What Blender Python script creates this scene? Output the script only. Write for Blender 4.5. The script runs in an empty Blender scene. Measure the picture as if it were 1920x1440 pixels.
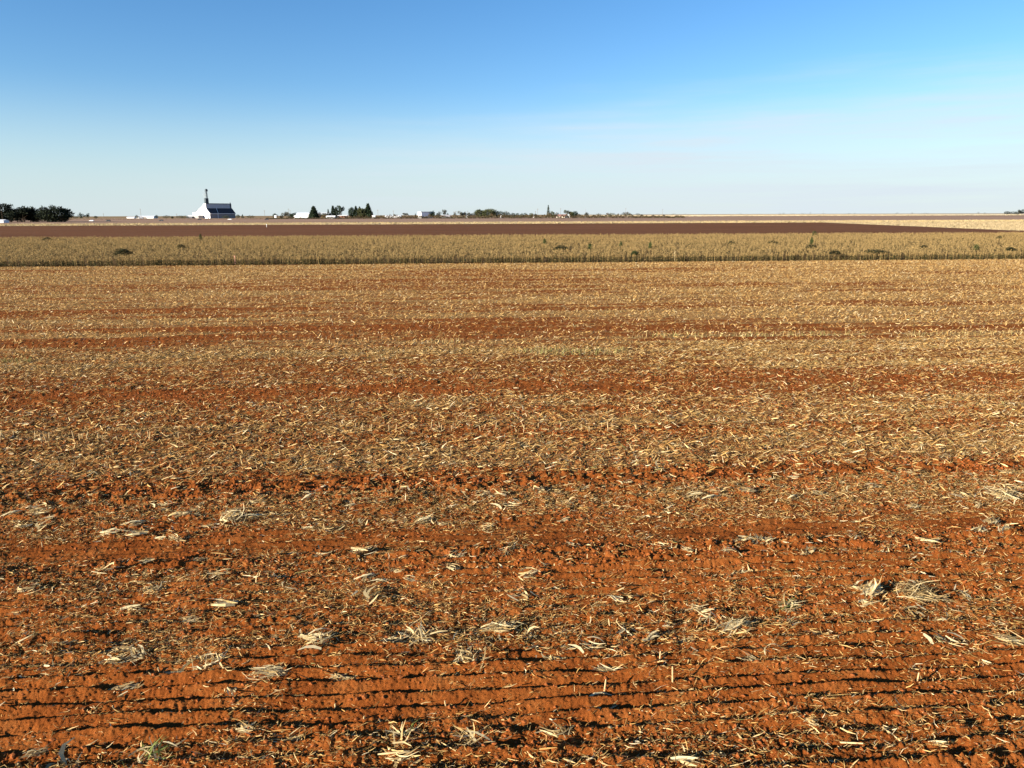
import bpy, math, random
import numpy as np
from mathutils import Vector, Matrix
random.seed(7)
rng = np.random.default_rng(11)
R = math.radians
sc = bpy.context.scene
col = sc.collection

# ------------------------------------------------------------------ camera
H = 7.5
FPX = 1356.0                       # focal length in pixels of the 1920 px wide photograph
PITCH = math.atan((720 - 402.5) / FPX)
ROLL = -0.0031
cam_d = bpy.data.cameras.new("camera")
cam = bpy.data.objects.new("camera", cam_d)
col.objects.link(cam)
cam_d.sensor_width = 36.0
cam_d.lens = 36.0 * FPX / 1920.0
cam_d.clip_start = 0.1
cam_d.clip_end = 60000.0
cam.location = (0, 0, H)
FW = Vector((0, math.cos(PITCH), -math.sin(PITCH)))
RT0 = Vector((1, 0, 0)); UP0 = RT0.cross(FW)
RT = RT0 * math.cos(ROLL) + UP0 * math.sin(ROLL)
UP = UP0 * math.cos(ROLL) - RT0 * math.sin(ROLL)
cam.matrix_world = Matrix(((RT.x, UP.x, -FW.x, 0), (RT.y, UP.y, -FW.y, 0), (RT.z, UP.z, -FW.z, H), (0, 0, 0, 1)))
sc.camera = cam

def smooth(t):
    t = np.clip(t, 0, 1)
    return t * t * (3 - 2 * t)

def terrain(x, y):
    """large scale lie of the land: level, a slight rise beyond the near fields, falling away far off on one side"""
    x = np.asarray(x, float); y = np.asarray(y, float)
    z = 3.5 * np.clip((y - 330) / 870.0, 0, 1)
    left = smooth((-x / np.maximum(y, 1) - 0.05) / 0.3)
    z = z - left * 9.0 * smooth((y - 1330) / 1500.0)
    z = z + 0.55 * smooth((x / np.maximum(y, 1) - 0.05) / 0.3) * smooth((y - 900) / 400.0)
    return z

def ray(px, py):
    d = FW * FPX + RT * (px - 960) + UP * (720 - py)
    return d

def ground_at(px, py):
    d = ray(px, py)
    lo, hi = 1.0, 30000.0
    for _ in range(70):
        m = (lo * hi) ** 0.5
        y = m; k = y / d.y
        if H + d.z * k > float(terrain(d.x * k, y)): lo = m
        else: hi = m
    k = lo / d.y
    return Vector((d.x * k, lo, float(terrain(d.x * k, lo))))

def at_depth(px, y):
    """ground point below photo column px at forward distance y"""
    x = 0.0
    for _ in range(6):
        z = float(terrain(x, y))
        p = Vector((x, y, z - H))
        u = 960 + FPX * p.dot(RT) / p.dot(FW)
        x += (px - u) * y / FPX
    return Vector((x, y, float(terrain(x, y))))

# the rows of the fields run almost across the view
ROW = R(4.1)
CR, SR = math.cos(ROW), math.sin(ROW)
def uv2xy(u, v): return u * CR - v * SR, u * SR + v * CR
def xy2uv(x, y): return x * CR + y * SR, -x * SR + y * CR

def py_of_v(v):
    d = v / CR
    return 720 + FPX * np.tan(np.arctan(H / d) - PITCH)

# ------------------------------------------------------------------ numpy noise
def _hash(ix, iy, seed):
    h = (ix.astype(np.int64) * 374761393 + iy.astype(np.int64) * 668265263 + seed * 1442695041) & 0xFFFFFFFF
    h = ((h ^ (h >> 13)) * 1274126177) & 0xFFFFFFFF
    h = (h ^ (h >> 16)) & 0xFFFFFF
    return h / float(0xFFFFFF)

def vnoise(x, y, seed=0):
    x = np.asarray(x, float); y = np.asarray(y, float)
    ix = np.floor(x); iy = np.floor(y)
    fx = x - ix; fy = y - iy
    fx = fx * fx * (3 - 2 * fx); fy = fy * fy * (3 - 2 * fy)
    a = _hash(ix, iy, seed); b = _hash(ix + 1, iy, seed)
    c = _hash(ix, iy + 1, seed); d = _hash(ix + 1, iy + 1, seed)
    return (a + (b - a) * fx) * (1 - fy) + (c + (d - c) * fx) * fy

def fbm(x, y, seed=0, octv=3):
    s = 0; a = 0.5; t = 0
    for k in range(octv):
        s = s + a * vnoise(x * 2 ** k + 17.3 * k, y * 2 ** k - 9.1 * k, seed + k); t += a; a *= 0.5
    return s / t

# ------------------------------------------------------------------ mesh helpers
def np_mesh(name, V, F, mat, tint=None, smooth_shade=False):
    """V (n,3), F (m,k) quads or tris"""
    me = bpy.data.meshes.new(name)
    n, (m, k) = len(V), F.shape
    me.vertices.add(n); me.loops.add(m * k); me.polygons.add(m)
    me.vertices.foreach_set("co", np.ascontiguousarray(V, np.float32).ravel())
    me.loops.foreach_set("vertex_index", np.ascontiguousarray(F, np.int32).ravel())
    me.polygons.foreach_set("loop_start", np.arange(0, m * k, k, dtype=np.int32))
    me.polygons.foreach_set("loop_total", np.full(m, k, np.int32))
    me.polygons.foreach_set("use_smooth", np.full(m, smooth_shade, bool))
    if tint is not None:
        a = me.attributes.new("tint", 'FLOAT_COLOR', 'POINT')
        t = np.ones((n, 4), np.float32); t[:, :tint.shape[1]] = tint
        a.data.foreach_set("color", t.ravel())
    me.update(calc_edges=True)
    if mat is not None: me.materials.append(mat)
    return me

def link(name, me, parent=None, loc=None, rotz=0.0):
    o = bpy.data.objects.new(name, me)
    col.objects.link(o)
    if parent is not None: o.parent = parent
    if loc is not None: o.location = loc
    if rotz: o.rotation_euler = (0, 0, rotz)
    return o

def tag(o, label=None, cat=None, group=None, kind=None):
    if label: o["label"] = label
    if cat: o["category"] = cat
    if group: o["group"] = group
    if kind: o["kind"] = kind
    return o

def empty(name, loc, label, cat, group=None, rotz=0.0):
    o = link(name, None, None, loc, rotz)
    o.empty_display_size = 0.5
    return tag(o, label, cat, group)

class MB:
    """collects boxes, bars, prisms into one mesh"""
    def __init__(s): s.v = []; s.f = []
    def add(s, vs, fs):
        b = len(s.v); s.v += [tuple(p) for p in vs]; s.f += [tuple(i + b for i in f) for f in fs]; return s
    def box(s, x0, x1, y0, y1, z0, z1):
        v = [(x0, y0, z0), (x1, y0, z0), (x1, y1, z0), (x0, y1, z0), (x0, y0, z1), (x1, y0, z1), (x1, y1, z1), (x0, y1, z1)]
        return s.add(v, [(3, 2, 1, 0), (4, 5, 6, 7), (0, 1, 5, 4), (1, 2, 6, 5), (2, 3, 7, 6), (3, 0, 4, 7)])
    def bar(s, a, b, r0, r1=None, n=6):
        r1 = r0 if r1 is None else r1
        a = Vector(a); b = Vector(b); d = (b - a).normalized()
        t = d.orthogonal().normalized(); w = d.cross(t)
        vs = []
        for p, r in ((a, r0), (b, r1)):
            for k in range(n):
                q = 2 * math.pi * k / n
                vs.append(p + t * math.cos(q) * r + w * math.sin(q) * r)
        fs = [(k, (k + 1) % n, n + (k + 1) % n, n + k) for k in range(n)]
        fs += [tuple(range(n - 1, -1, -1)), tuple(range(n, 2 * n))]
        return s.add(vs, fs)
    def prism(s, prof, x0, x1):
        """profile in (y,z) pushed along x"""
        n = len(prof)
        vs = [(x0, y, z) for y, z in prof] + [(x1, y, z) for y, z in prof]
        fs = [(k, (k + 1) % n, n + (k + 1) % n, n + k) for k in range(n)]
        fs += [tuple(range(n - 1, -1, -1)), tuple(range(n, 2 * n))]
        return s.add(vs, fs)
    def disc_x(s, c, r, w, n=14):
        return s.bar((c[0] - w / 2, c[1], c[2]), (c[0] + w / 2, c[1], c[2]), r, r, n)
    def build(s, name, mat, parent=None, loc=None, rotz=0.0):
        me = bpy.data.meshes.new(name)
        me.from_pydata(s.v, [], s.f); me.update()
        me.materials.append(mat)
        return link(name, me, parent, loc, rotz)

# ------------------------------------------------------------------ materials
def new_mat(name):
    m = bpy.data.materials.new(name); m.use_nodes = True
    nt = m.node_tree; b = nt.nodes["Principled BSDF"]
    b.inputs["Roughness"].default_value = 0.9
    b.inputs["Specular IOR Level"].default_value = 0.15
    return m, nt, b

def N(nt, t, **kw):
    n = nt.nodes.new(t)
    for k, v in kw.items():
        if k.startswith("i_"): n.inputs[k[2:].replace("_", " ")].default_value = v
        else: setattr(n, k, v)
    return n

def noise_col(nt, scale, detail=4, rough=0.6, vec=None):
    n = N(nt, "ShaderNodeTexNoise"); n.inputs["Scale"].default_value = scale
    n.inputs["Detail"].default_value = detail; n.inputs["Roughness"].default_value = rough
    if vec is not None: nt.links.new(vec, n.inputs["Vector"])
    return n.outputs["Fac"]

def ramp(nt, fac, stops):
    r = N(nt, "ShaderNodeValToRGB"); e = r.color_ramp.elements
    while len(e) < len(stops): e.new(0.5)
    for el, (p, c) in zip(e, stops): el.position = p; el.color = (*c, 1)
    nt.links.new(fac, r.inputs["Fac"]); return r.outputs["Color"]

def mixc(nt, fac, a, b, mode='MIX'):
    m = N(nt, "ShaderNodeMix", data_type='RGBA', blend_type=mode)
    if isinstance(fac, float): m.inputs[0].default_value = fac
    else: nt.links.new(fac, m.inputs[0])
    for i, s in ((6, a), (7, b)):
        if isinstance(s, tuple): m.inputs[i].default_value = (*s, 1)
        else: nt.links.new(s, m.inputs[i])
    return m.outputs[2]

def position(nt, scale=(1, 1, 1), rotz=0.0):
    g = N(nt, "ShaderNodeNewGeometry")
    mp = N(nt, "ShaderNodeMapping"); mp.inputs["Scale"].default_value = scale
    mp.inputs["Rotation"].default_value = (0, 0, rotz)
    nt.links.new(g.outputs["Position"], mp.inputs["Vector"]); return mp.outputs["Vector"]

def tint_mat(name, rough=0.85, trans=0.0, var=0.25, scale=9.0):
    """colour carried by each leaf or straw itself, with a little mottling"""
    m, nt, b = new_mat(name)
    a = N(nt, "ShaderNodeAttribute", attribute_name="tint")
    f = noise_col(nt, scale, 3, 0.6, position(nt))
    lo = 1 - var; hi = 1 + var
    c = mixc(nt, 1.0, a.outputs["Color"], ramp(nt, f, [(0.3, (lo, lo, lo)), (0.7, (min(hi, 1), min(hi, 1), min(hi, 1)))]), 'MULTIPLY')
    nt.links.new(c, b.inputs["Base Color"]); b.inputs["Roughness"].default_value = rough
    if trans > 0:
        t = N(nt, "ShaderNodeBsdfTranslucent"); nt.links.new(c, t.inputs["Color"])
        mx = N(nt, "ShaderNodeMixShader"); mx.inputs[0].default_value = trans
        nt.links.new(b.outputs[0], mx.inputs[1]); nt.links.new(t.outputs[0], mx.inputs[2])
        nt.links.new(mx.outputs[0], nt.nodes["Material Output"].inputs["Surface"])
    return m

def plain_mat(name, c, rough=0.6, var=0.12, scale=0.4, metal=0.0):
    m, nt, b = new_mat(name)
    tc = N(nt, "ShaderNodeTexCoord")
    f = noise_col(nt, scale, 5, 0.65, tc.outputs["Object"])
    lo = tuple(k * (1 - var) for k in c); hi = tuple(min(1, k * (1 + var)) for k in c)
    nt.links.new(ramp(nt, f, [(0.3, lo), (0.7, hi)]), b.inputs["Base Color"])
    b.inputs["Roughness"].default_value = rough; b.inputs["Metallic"].default_value = metal
    return m

def field_mat(name, ca, cb, cc, sx=0.05, sy=0.3, fine=1.5, bump=0.3):
    m, nt, b = new_mat(name)
    pos = position(nt, (sx, sy, 0.2), -ROW)
    f1 = noise_col(nt, 1.0, 5, 0.65, pos)
    f2 = noise_col(nt, fine, 5, 0.7, position(nt))
    c = ramp(nt, f1, [(0.3, ca), (0.55, cb), (0.75, cc)])
    c = mixc(nt, 0.6, c, ramp(nt, f2, [(0.3, (0.45, 0.45, 0.45)), (0.65, (1, 1, 1))]), 'MULTIPLY')
    nt.links.new(c, b.inputs["Base Color"]); b.inputs["Roughness"].default_value = 1.0
    b.inputs["Specular IOR Level"].default_value = 0.03
    bp = N(nt, "ShaderNodeBump"); bp.inputs["Strength"].default_value = bump; bp.inputs["Distance"].default_value = 0.3
    nt.links.new(f2, bp.inputs["Height"]); nt.links.new(bp.outputs[0], b.inputs["Normal"])
    return m

# near soil: red earth, chaff colour where litter has been ground into it
def soil_mat():
    m, nt, b = new_mat("red_soil")
    pos = position(nt)
    a = N(nt, "ShaderNodeAttribute", attribute_name="tint")
    sep = N(nt, "ShaderNodeSeparateColor"); nt.links.new(a.outputs["Color"], sep.inputs[0])
    f1 = noise_col(nt, 1.3, 6, 0.65, pos)
    f2 = noise_col(nt, 22.0, 6, 0.75, pos)
    f3 = noise_col(nt, 90.0, 4, 0.7, pos)
    soil = ramp(nt, f1, [(0.28, (0.165, 0.045, 0.011)), (0.5, (0.275, 0.082, 0.018)), (0.72, (0.34, 0.12, 0.031))])
    soil = mixc(nt, 0.55, soil, ramp(nt, f2, [(0.3, (0.42, 0.36, 0.33)), (0.6, (1, 1, 1))]), 'MULTIPLY')
    soil = mixc(nt, 0.6, soil, ramp(nt, f3, [(0.36, (0.40, 0.34, 0.30)), (0.55, (1, 1, 1))]), 'MULTIPLY')
    chaff = ramp(nt, f3, [(0.25, (0.10, 0.042, 0.012)), (0.5, (0.33, 0.175, 0.058)), (0.75, (0.56, 0.39, 0.17))])
    thr = N(nt, "ShaderNodeMath", operation='SUBTRACT'); nt.links.new(sep.outputs[0], thr.inputs[0])
    f4 = noise_col(nt, 45.0, 5, 0.8, position(nt, (0.6, 1, 1), -ROW)); nt.links.new(f4, thr.inputs[1])
    mul = N(nt, "ShaderNodeMath", operation='MULTIPLY_ADD', use_clamp=True); nt.links.new(thr.outputs[0], mul.inputs[0])
    mul.inputs[1].default_value = 3.0; mul.inputs[2].default_value = 0.1
    c = mixc(nt, mul.outputs[0], soil, chaff)
    nt.links.new(c, b.inputs["Base Color"]); b.inputs["Roughness"].default_value = 1.0
    b.inputs["Specular IOR Level"].default_value = 0.02
    bp = N(nt, "ShaderNodeBump"); bp.inputs["Strength"].default_value = 0.7; bp.inputs["Distance"].default_value = 0.03
    nt.links.new(f2, bp.inputs["Height"])
    bp2 = N(nt, "ShaderNodeBump"); bp2.inputs["Strength"].default_value = 0.9; bp2.inputs["Distance"].default_value = 0.016
    nt.links.new(f3, bp2.inputs["Height"]); nt.links.new(bp.outputs[0], bp2.inputs["Normal"])
    nt.links.new(bp2.outputs[0], b.inputs["Normal"])
    return m

M_SOIL = soil_mat()
M_STRAW = tint_mat("dry_straw", 0.8, 0.15, 0.3, 14.0)
M_HUSK = tint_mat("pale_husk", 0.75, 0.33, 0.2, 14.0)
M_MAIZE = tint_mat("maize_leaf", 0.8, 0.2, 0.25, 6.0)
M_LEAF = tint_mat("tree_leaf", 0.85, 0.08, 0.3, 0.5)
M_CLOD = plain_mat("soil_clod", (0.24, 0.071, 0.018), 1.0, 0.3, 20.0)
M_BARK = plain_mat("bark", (0.07, 0.05, 0.035), 0.9, 0.3, 2.0)
M_WHITE = plain_mat("white_paint", (0.80, 0.80, 0.78), 0.5, 0.05)
M_SHEET = plain_mat("white_metal_sheet", (0.78, 0.79, 0.80), 0.45, 0.06)
M_BLUE = plain_mat("blue_grey_sheet", (0.40, 0.42, 0.44), 0.5, 0.1)
M_PALEBLUE = plain_mat("pale_grey_sheet", (0.80, 0.80, 0.80), 0.5, 0.08)
M_SHADEROOF = plain_mat("shaded_roof_sheet", (0.050, 0.046, 0.050), 0.7, 0.15)  # shade of the slope turned from the sun, put into the colour
M_GREYWALL = plain_mat("grey_sheet", (0.25, 0.23, 0.22), 0.7, 0.15)
M_STEEL = plain_mat("dark_steel", (0.05, 0.065, 0.075), 0.6, 0.2)
M_GALV = plain_mat("galvanised_steel", (0.35, 0.38, 0.40), 0.5, 0.15)
M_BROWNROOF = plain_mat("brown_roof_tile", (0.20, 0.11, 0.09), 0.8, 0.2)
M_GREYROOF = plain_mat("grey_roof", (0.30, 0.29, 0.30), 0.7, 0.2)
M_CREAM = plain_mat("cream_plaster", (0.72, 0.64, 0.52), 0.8, 0.08)
M_BRICK = plain_mat("red_brown_wall", (0.28, 0.13, 0.09), 0.9, 0.2)
M_GLASS = plain_mat("dark_glass", (0.03, 0.035, 0.04), 0.15, 0.1)
M_TYRE = plain_mat("tyre_rubber", (0.02, 0.02, 0.02), 0.9, 0.1)
M_CARDARK = plain_mat("dark_car_paint", (0.03, 0.032, 0.04), 0.3, 0.1)
M_CARWHITE = plain_mat("white_car_paint", (0.8, 0.8, 0.8), 0.3, 0.05)
M_WOOD = plain_mat("weathered_pole_wood", (0.16, 0.13, 0.10), 0.9, 0.2)
M_PINK = plain_mat("faded_pink_paint", (0.75, 0.36, 0.27), 0.7, 0.15)

# ------------------------------------------------------------------ sky and sun
SUN_EL = R(14.5)
SUN_AZ = Vector((-0.845, -0.535, 0)).normalized()
w = bpy.data.worlds.new("World"); sc.world = w; w.use_nodes = True
nt = w.node_tree
bg = nt.nodes["Background"]
sky = N(nt, "ShaderNodeTexSky", sky_type='NISHITA')
sky.sun_disc = False
sky.sun_elevation = SUN_EL
sky.sun_rotation = math.atan2(SUN_AZ.x, SUN_AZ.y)
sky.air_density = 1.0; sky.dust_density = 0.0; sky.ozone_density = 3.0
hs = N(nt, "ShaderNodeHueSaturation"); hs.inputs["Saturation"].default_value = 1.20; hs.inputs["Value"].default_value = 1.14
nt.links.new(sky.outputs[0], hs.inputs["Color"])
# thin high cirrus
tc = N(nt, "ShaderNodeTexCoord")
sp = N(nt, "ShaderNodeSeparateXYZ"); nt.links.new(tc.outputs["Generated"], sp.inputs[0])
mp = N(nt, "ShaderNodeMapping"); mp.inputs["Scale"].default_value = (1.3, 1.3, 15.0); mp.inputs["Rotation"].default_value = (0, R(5), 0)
nt.links.new(tc.outputs["Generated"], mp.inputs["Vector"])
cf = noise_col(nt, 1.6, 7, 0.55, mp.outputs["Vector"])
def mth(op, a, b=None, clamp=False):
    n = N(nt, "ShaderNodeMath", operation=op, use_clamp=clamp)
    for i, s in enumerate((a, b)):
        if s is None: continue
        if isinstance(s, (int, float)): n.inputs[i].default_value = s
        else: nt.links.new(s, n.inputs[i])
    return n.outputs[0]
def mrange(v, a, b, c, d):
    n = N(nt, "ShaderNodeMapRange", interpolation_type='SMOOTHSTEP')
    nt.links.new(v, n.inputs[0])
    for i, q in enumerate((a, b, c, d)): n.inputs[i + 1].default_value = q
    return n.outputs[0]
# upper edge of the veil climbs towards the right
edge = mth('ADD', sp.outputs[2], mth('MULTIPLY', sp.outputs[0], -0.085))
edge = mth('ADD', edge, mth('MULTIPLY', cf, -0.15))
band = mrange(edge, -0.035, 0.075, 1.0, 0.0)
dens = mth('MULTIPLY', band, mrange(sp.outputs[0], -0.5, 0.25, 0.15, 1.0))
dens = mth('MULTIPLY', dens, mrange(cf, 0.3, 0.7, 0.55, 1.0))
low = mrange(sp.outputs[2], -0.005, 0.165, 0.80, 0.0)
mp2 = N(nt, "ShaderNodeMapping"); mp2.inputs["Scale"].default_value = (2.2, 2.2, 42.0); mp2.inputs["Rotation"].default_value = (0, R(4), 0)
nt.links.new(tc.outputs["Generated"], mp2.inputs["Vector"])
cf2 = noise_col(nt, 1.7, 6, 0.6, mp2.outputs["Vector"])
dens = mth('MULTIPLY', dens, mrange(cf2, 0.32, 0.68, 0.45, 1.0))
skyb = mixc(nt, 1.0, hs.outputs["Color"], (0.96, 1.0, 1.12), 'MULTIPLY')
skyc = mixc(nt, low, skyb, (4.05, 5.0, 5.65))
skyc = mixc(nt, dens, skyc, (4.8, 5.4, 5.95))
nt.links.new(skyc, bg.inputs["Color"])
bg.inputs["Strength"].default_value = 0.050
sl = bpy.data.lights.new("sun", 'SUN'); so = bpy.data.objects.new("sun", sl); col.objects.link(so)
sl.energy = 5.0; sl.angle = R(0.5); sl.color = (1.0, 0.90, 0.74)
to_sun = SUN_AZ * math.cos(SUN_EL) + Vector((0, 0, math.sin(SUN_EL)))
so.rotation_euler = (-to_sun).to_track_quat('-Z', 'Y').to_euler()
so.location = (-30, -20, 40)
sc.view_settings.view_transform = 'Standard'; sc.view_settings.look = 'None'
sc.view_settings.exposure = 1.6; sc.view_settings.gamma = 1.0

# ------------------------------------------------------------------ field geometry
def v_at(px, py):
    p = ground_at(px, py); return xy2uv(p.x, p.y)[1]
V_CROP = v_at(960, 494.5)             # foot of the standing maize
V_PLOUGH0 = 232.0                      # behind it the ploughed field begins
V_PLOUGH1 = v_at(960, 419.8)
V_STRIP1 = v_at(960, 416.0)
V_MAUVE1 = v_at(960, 407.2)

# how much litter lies where, read against distance
P_Y  = [403, 495, 515, 527, 545, 562, 576, 592, 606, 640, 660, 690, 712, 727, 737, 750, 770, 795, 815, 845, 872, 888, 905, 925, 945, 965, 985, 998, 1012, 1026, 1040, 1060, 1085, 1105, 1130, 1160, 1185, 1205, 1235, 1265, 1300, 1345, 1372, 1400, 1450, 1600]
P_D  = [.82, .82, .70, .52, .70, .72, .56, .74, .58, .66, .70, .58, .40, .14, .16, .70, .64, .70, .52, .80, .88, .54, .22, .30, .40, .36, .20, .12, .05, .09, .26, .36, .42, .56, .46, .34, .42, .46, .30, .16, .12, .11, .20, .34, .42, .4]
# furrow strength and cloddiness
P_F  = [0, .05, .05, .05, .05, .05, .1, .1, .1, .1, .1, .1, .15, .15, .15, .1, .1, .1, .2, .2, .2, .3, .3, .3, .3, .3, .3, .3, .3, .35, .75, .95, 1.05, 1., 1., .95, .9, .95, 1., 1.05, 1.05, 1.05, 1.05, 1., 1., 1.]
P_C  = [.3, .3, .3, .3, .3, .3, .3, .3, .3, .4, .4, .4, .6, .4, .4, .5, .6, .6, .7, .6, .6, .8, 1.1, 1.0, .7, .5, .4, .25, .14, .35, 1.0, .9, .5, .45, .5, .6, .7, .6, .45, .38, .34, .36, .55, .7, .75, .7]

def litter(u, v):
    py = py_of_v(v + 0.5 * (fbm(u / 5.0, v / 3.0, 5) - 0.5) * np.clip(v / 12, 0.6, 3))
    d = np.interp(py, P_Y, P_D)
    big = fbm(u / 9.0, v / 1.6, 21, 3)
    sm = fbm(u / 1.1, v / 0.45, 31, 3)
    d = d * (0.45 + 1.1 * big) + 0.8 * (sm - 0.5) + 0.10 * smooth((u / np.maximum(v, 1)) * 0.8 + 0.3) * (v > 16)
    st = 0.5 * fbm(u / 34.0, v / (0.30 + 0.011 * v), 131, 3) + 0.5 * fbm(u / 14.0, v / 0.55, 137, 3)
    far_ = smooth((v - 16) / 25.0)
    d = d * (1 + far_ * (2.9 * (st - 0.48)) + 0.04 * far_)
    # the right half of one pass was left almost bare, its furrows showing
    bare = smooth((u + 1.0 + 2.5 * (big - .5)) / 2.0) * smooth((py - 1025) / 15.0) * smooth((1125 - py) / 20.0)
    d = d * (1 - 0.55 * bare)
    return np.clip(d, 0.015, 1)

PITCH_F = 0.33
def micro(u, v):
    """furrows, clods and wheel tracks, in metres"""
    py = py_of_v(v)
    brk = smooth((fbm(u / 2.6, v / 0.8, 41, 3) - 0.33) / 0.22)
    A = 0.15 * np.interp(py, P_Y, P_F) * (0.62 + 0.38 * brk)
    vv = v + 0.22 * (vnoise(u / 7.0, v / 5.0, 51) - 0.5) + 0.06 * (fbm(u / 0.9, v / 0.7, 52, 3) - 0.5)
    ph = (vv / PITCH_F) % 1.0
    h = np.where(ph < 0.74, ph / 0.74 * 0.6 + 0.4 * smooth(ph / 0.74), 1 - smooth((ph - 0.74) / 0.26))
    row = np.floor(vv / PITCH_F)
    A = A * (0.78 + 0.38 * _hash(row, row * 0 + 3, 9))
    z = A * h
    C = np.interp(py, P_Y, P_C) * (0.55 + 0.9 * fbm(u / 1.8, v / 0.9, 61, 2))
    n1 = fbm(u / 0.30, v / 0.24, 71, 2); n2 = fbm(u / 0.11, v / 0.10, 81, 2); n3 = vnoise(u / 0.035, v / 0.035, 91)
    lump = smooth((n1 - 0.45) / 0.3)
    z = z + C * (0.065 * lump + 0.075 * np.abs(n2 - 0.5) * 2) + 0.016 * n2 + 0.010 * vnoise(u / 0.055, v / 0.05, 93) + (0.010 + 0.016 * C) * n3
    z = z + 0.12 * (fbm(u / 14.0, v / 4.0, 95, 2) - 0.5)
    return z

def gz(x, y):
    u, v = xy2uv(x, y)
    fade = np.clip((V_CROP + 3 - v) / 6.0, 0, 1)
    return terrain(x, y) + micro(u, v) * fade

# --- near harvested field: one finely worked sheet
def row_steps():
    v = 4.0; out = [v]
    while v < V_CROP + 4:
        v += float(np.clip(v * v / 7600.0, 0.014, 0.30)); out.append(v)
    return np.array(out)
vs = row_steps()
NU = 1150
s = np.linspace(-1, 1, NU)
VV = np.repeat(vs[:, None], NU, 1)
UU = s[None, :] * (0.80 * VV + 3.0) + 0.07 * VV
jit = rng.uniform(-0.35, 0.35, UU.shape) * (np.abs(s) < 0.999)
UU = UU + jit * (UU[:, 1:2] - UU[:, 0:1])
X, Y = uv2xy(UU, VV)
fade = np.clip((V_CROP + 3 - VV) / 6.0, 0, 1)
Z = terrain(X, Y) + micro(UU, VV) * fade
Z = Z + rng.normal(0, 1, Z.shape) * (0.0045 + 0.004 * np.interp(py_of_v(VV), P_Y, P_C)) * fade * (VV < 60)
ch = litter(UU, VV)
far = smooth((VV - 14) / 40.0)
chaff = np.clip(ch * (0.62 + 0.28 * far) , 0, 1)
nr = len(vs)
idx = np.arange(nr * NU).reshape(nr, NU)
F = np.stack([idx[:-1, :-1], idx[:-1, 1:], idx[1:, 1:], idx[1:, :-1]], -1).reshape(-1, 4)
me = np_mesh("harvested_field", np.stack([X, Y, Z], -1).reshape(-1, 3), F, M_SOIL, np.repeat(chaff.reshape(-1, 1), 3, 1), True)
tag(link("harvested_field", me), kind="structure")

# --- the land beyond and around, to the horizon
def sheet(name, v0, v1, mat, lift, ulim=None, nv=24, nu=60, u0f=None, edge=None):
    """a strip of land between two row lines; edge(u) gives the far edge where it is not straight"""
    vv = np.geomspace(v0, v1, nv)
    ss = np.linspace(-1, 1, nu)
    VV = np.repeat(vv[:, None], nu, 1)
    if ulim is None: UU = ss[None, :] * (1.1 * VV + 30)
    else: UU = np.repeat((ulim[0] + (ulim[1] - ulim[0]) * (ss + 1) / 2)[None, :], nv, 0)
    if edge is not None:
        e = edge(UU)
        VV = v0 + (VV - v0) * np.clip((e - v0) / (v1 - v0), 0.0, 1)
    X, Y = uv2xy(UU, VV)
    Z = terrain(X, Y) + lift
    idx = np.arange(nv * nu).reshape(nv, nu)
    F = np.stack([idx[:-1, :-1], idx[:-1, 1:], idx[1:, 1:], idx[1:, :-1]], -1).reshape(-1, 4)
    me = np_mesh(name, np.stack([X, Y, Z], -1).reshape(-1, 3), F, mat, None, True)
    return tag(link(name, me), kind="structure")

M_GROUND = field_mat("far_land", (0.216, 0.137, 0.072), (0.302, 0.209, 0.108), (0.360, 0.274, 0.144), 0.004, 0.012, 0.05, 0.0)
M_PLOUGH = field_mat("dark_ploughed_earth", (0.105, 0.043, 0.018), (0.165, 0.070, 0.031), (0.235, 0.112, 0.056), 0.010, 0.22, 0.35, 0.5)
M_PALE = field_mat("pale_dry_grass", (0.406, 0.294, 0.140), (0.490, 0.378, 0.203), (0.532, 0.434, 0.252), 0.02, 0.1, 0.6, 0.2)
M_MAUVE = field_mat("mauve_stubble", (0.288, 0.180, 0.115), (0.346, 0.223, 0.151), (0.374, 0.259, 0.180), 0.006, 0.02, 0.4, 0.2)
M_CROPFLOOR = field_mat("crop_floor", (0.115, 0.065, 0.025), (0.158, 0.094, 0.036), (0.202, 0.130, 0.050), 0.3, 0.6, 4.0, 0.5)

# ground: everything, lowest sheet; starts outside the fine field sheet
gv = np.concatenate([np.array([-60, -20, 0, 3.0]), np.geomspace(4, 26000, 260)])
gs = np.linspace(-1, 1, 121)
GV = np.repeat(gv[:, None], len(gs), 1)
GU = gs[None, :] * (1.6 * np.abs(GV) + 90)
GX, GY = uv2xy(GU, GV)
GZ = terrain(GX, GY) - 0.22 - 0.1 * (GV < 4)
idx = np.arange(GV.size).reshape(GV.shape)
F = np.stack([idx[:-1, :-1], idx[:-1, 1:], idx[1:, 1:], idx[1:, :-1]], -1).reshape(-1, 4)
me = np_mesh("ground", np.stack([GX, GY, GZ], -1).reshape(-1, 3), F, M_GROUND, None, True)
tag(link("ground", me), kind="structure")

sheet("crop_field", V_CROP + 1.0, V_PLOUGH0 + 1.0, M_CROPFLOOR, 0.0)
# the ploughed field narrows to the right
cA = ground_at(1530, 417.0); cB = ground_at(1900, 432.0); cC = ground_at(1960, 434.5)
uA, vA = xy2uv(cA.x, cA.y); uB, vB = xy2uv(cB.x, cB.y)
def plough_edge(U):
    t = np.interp(U, [-5000, uB * 0.2, uB, uB + 40, uB + 800], [V_PLOUGH1, V_PLOUGH1, vB, V_PLOUGH0 + 4, V_PLOUGH0 + 2])
    return t
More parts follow.
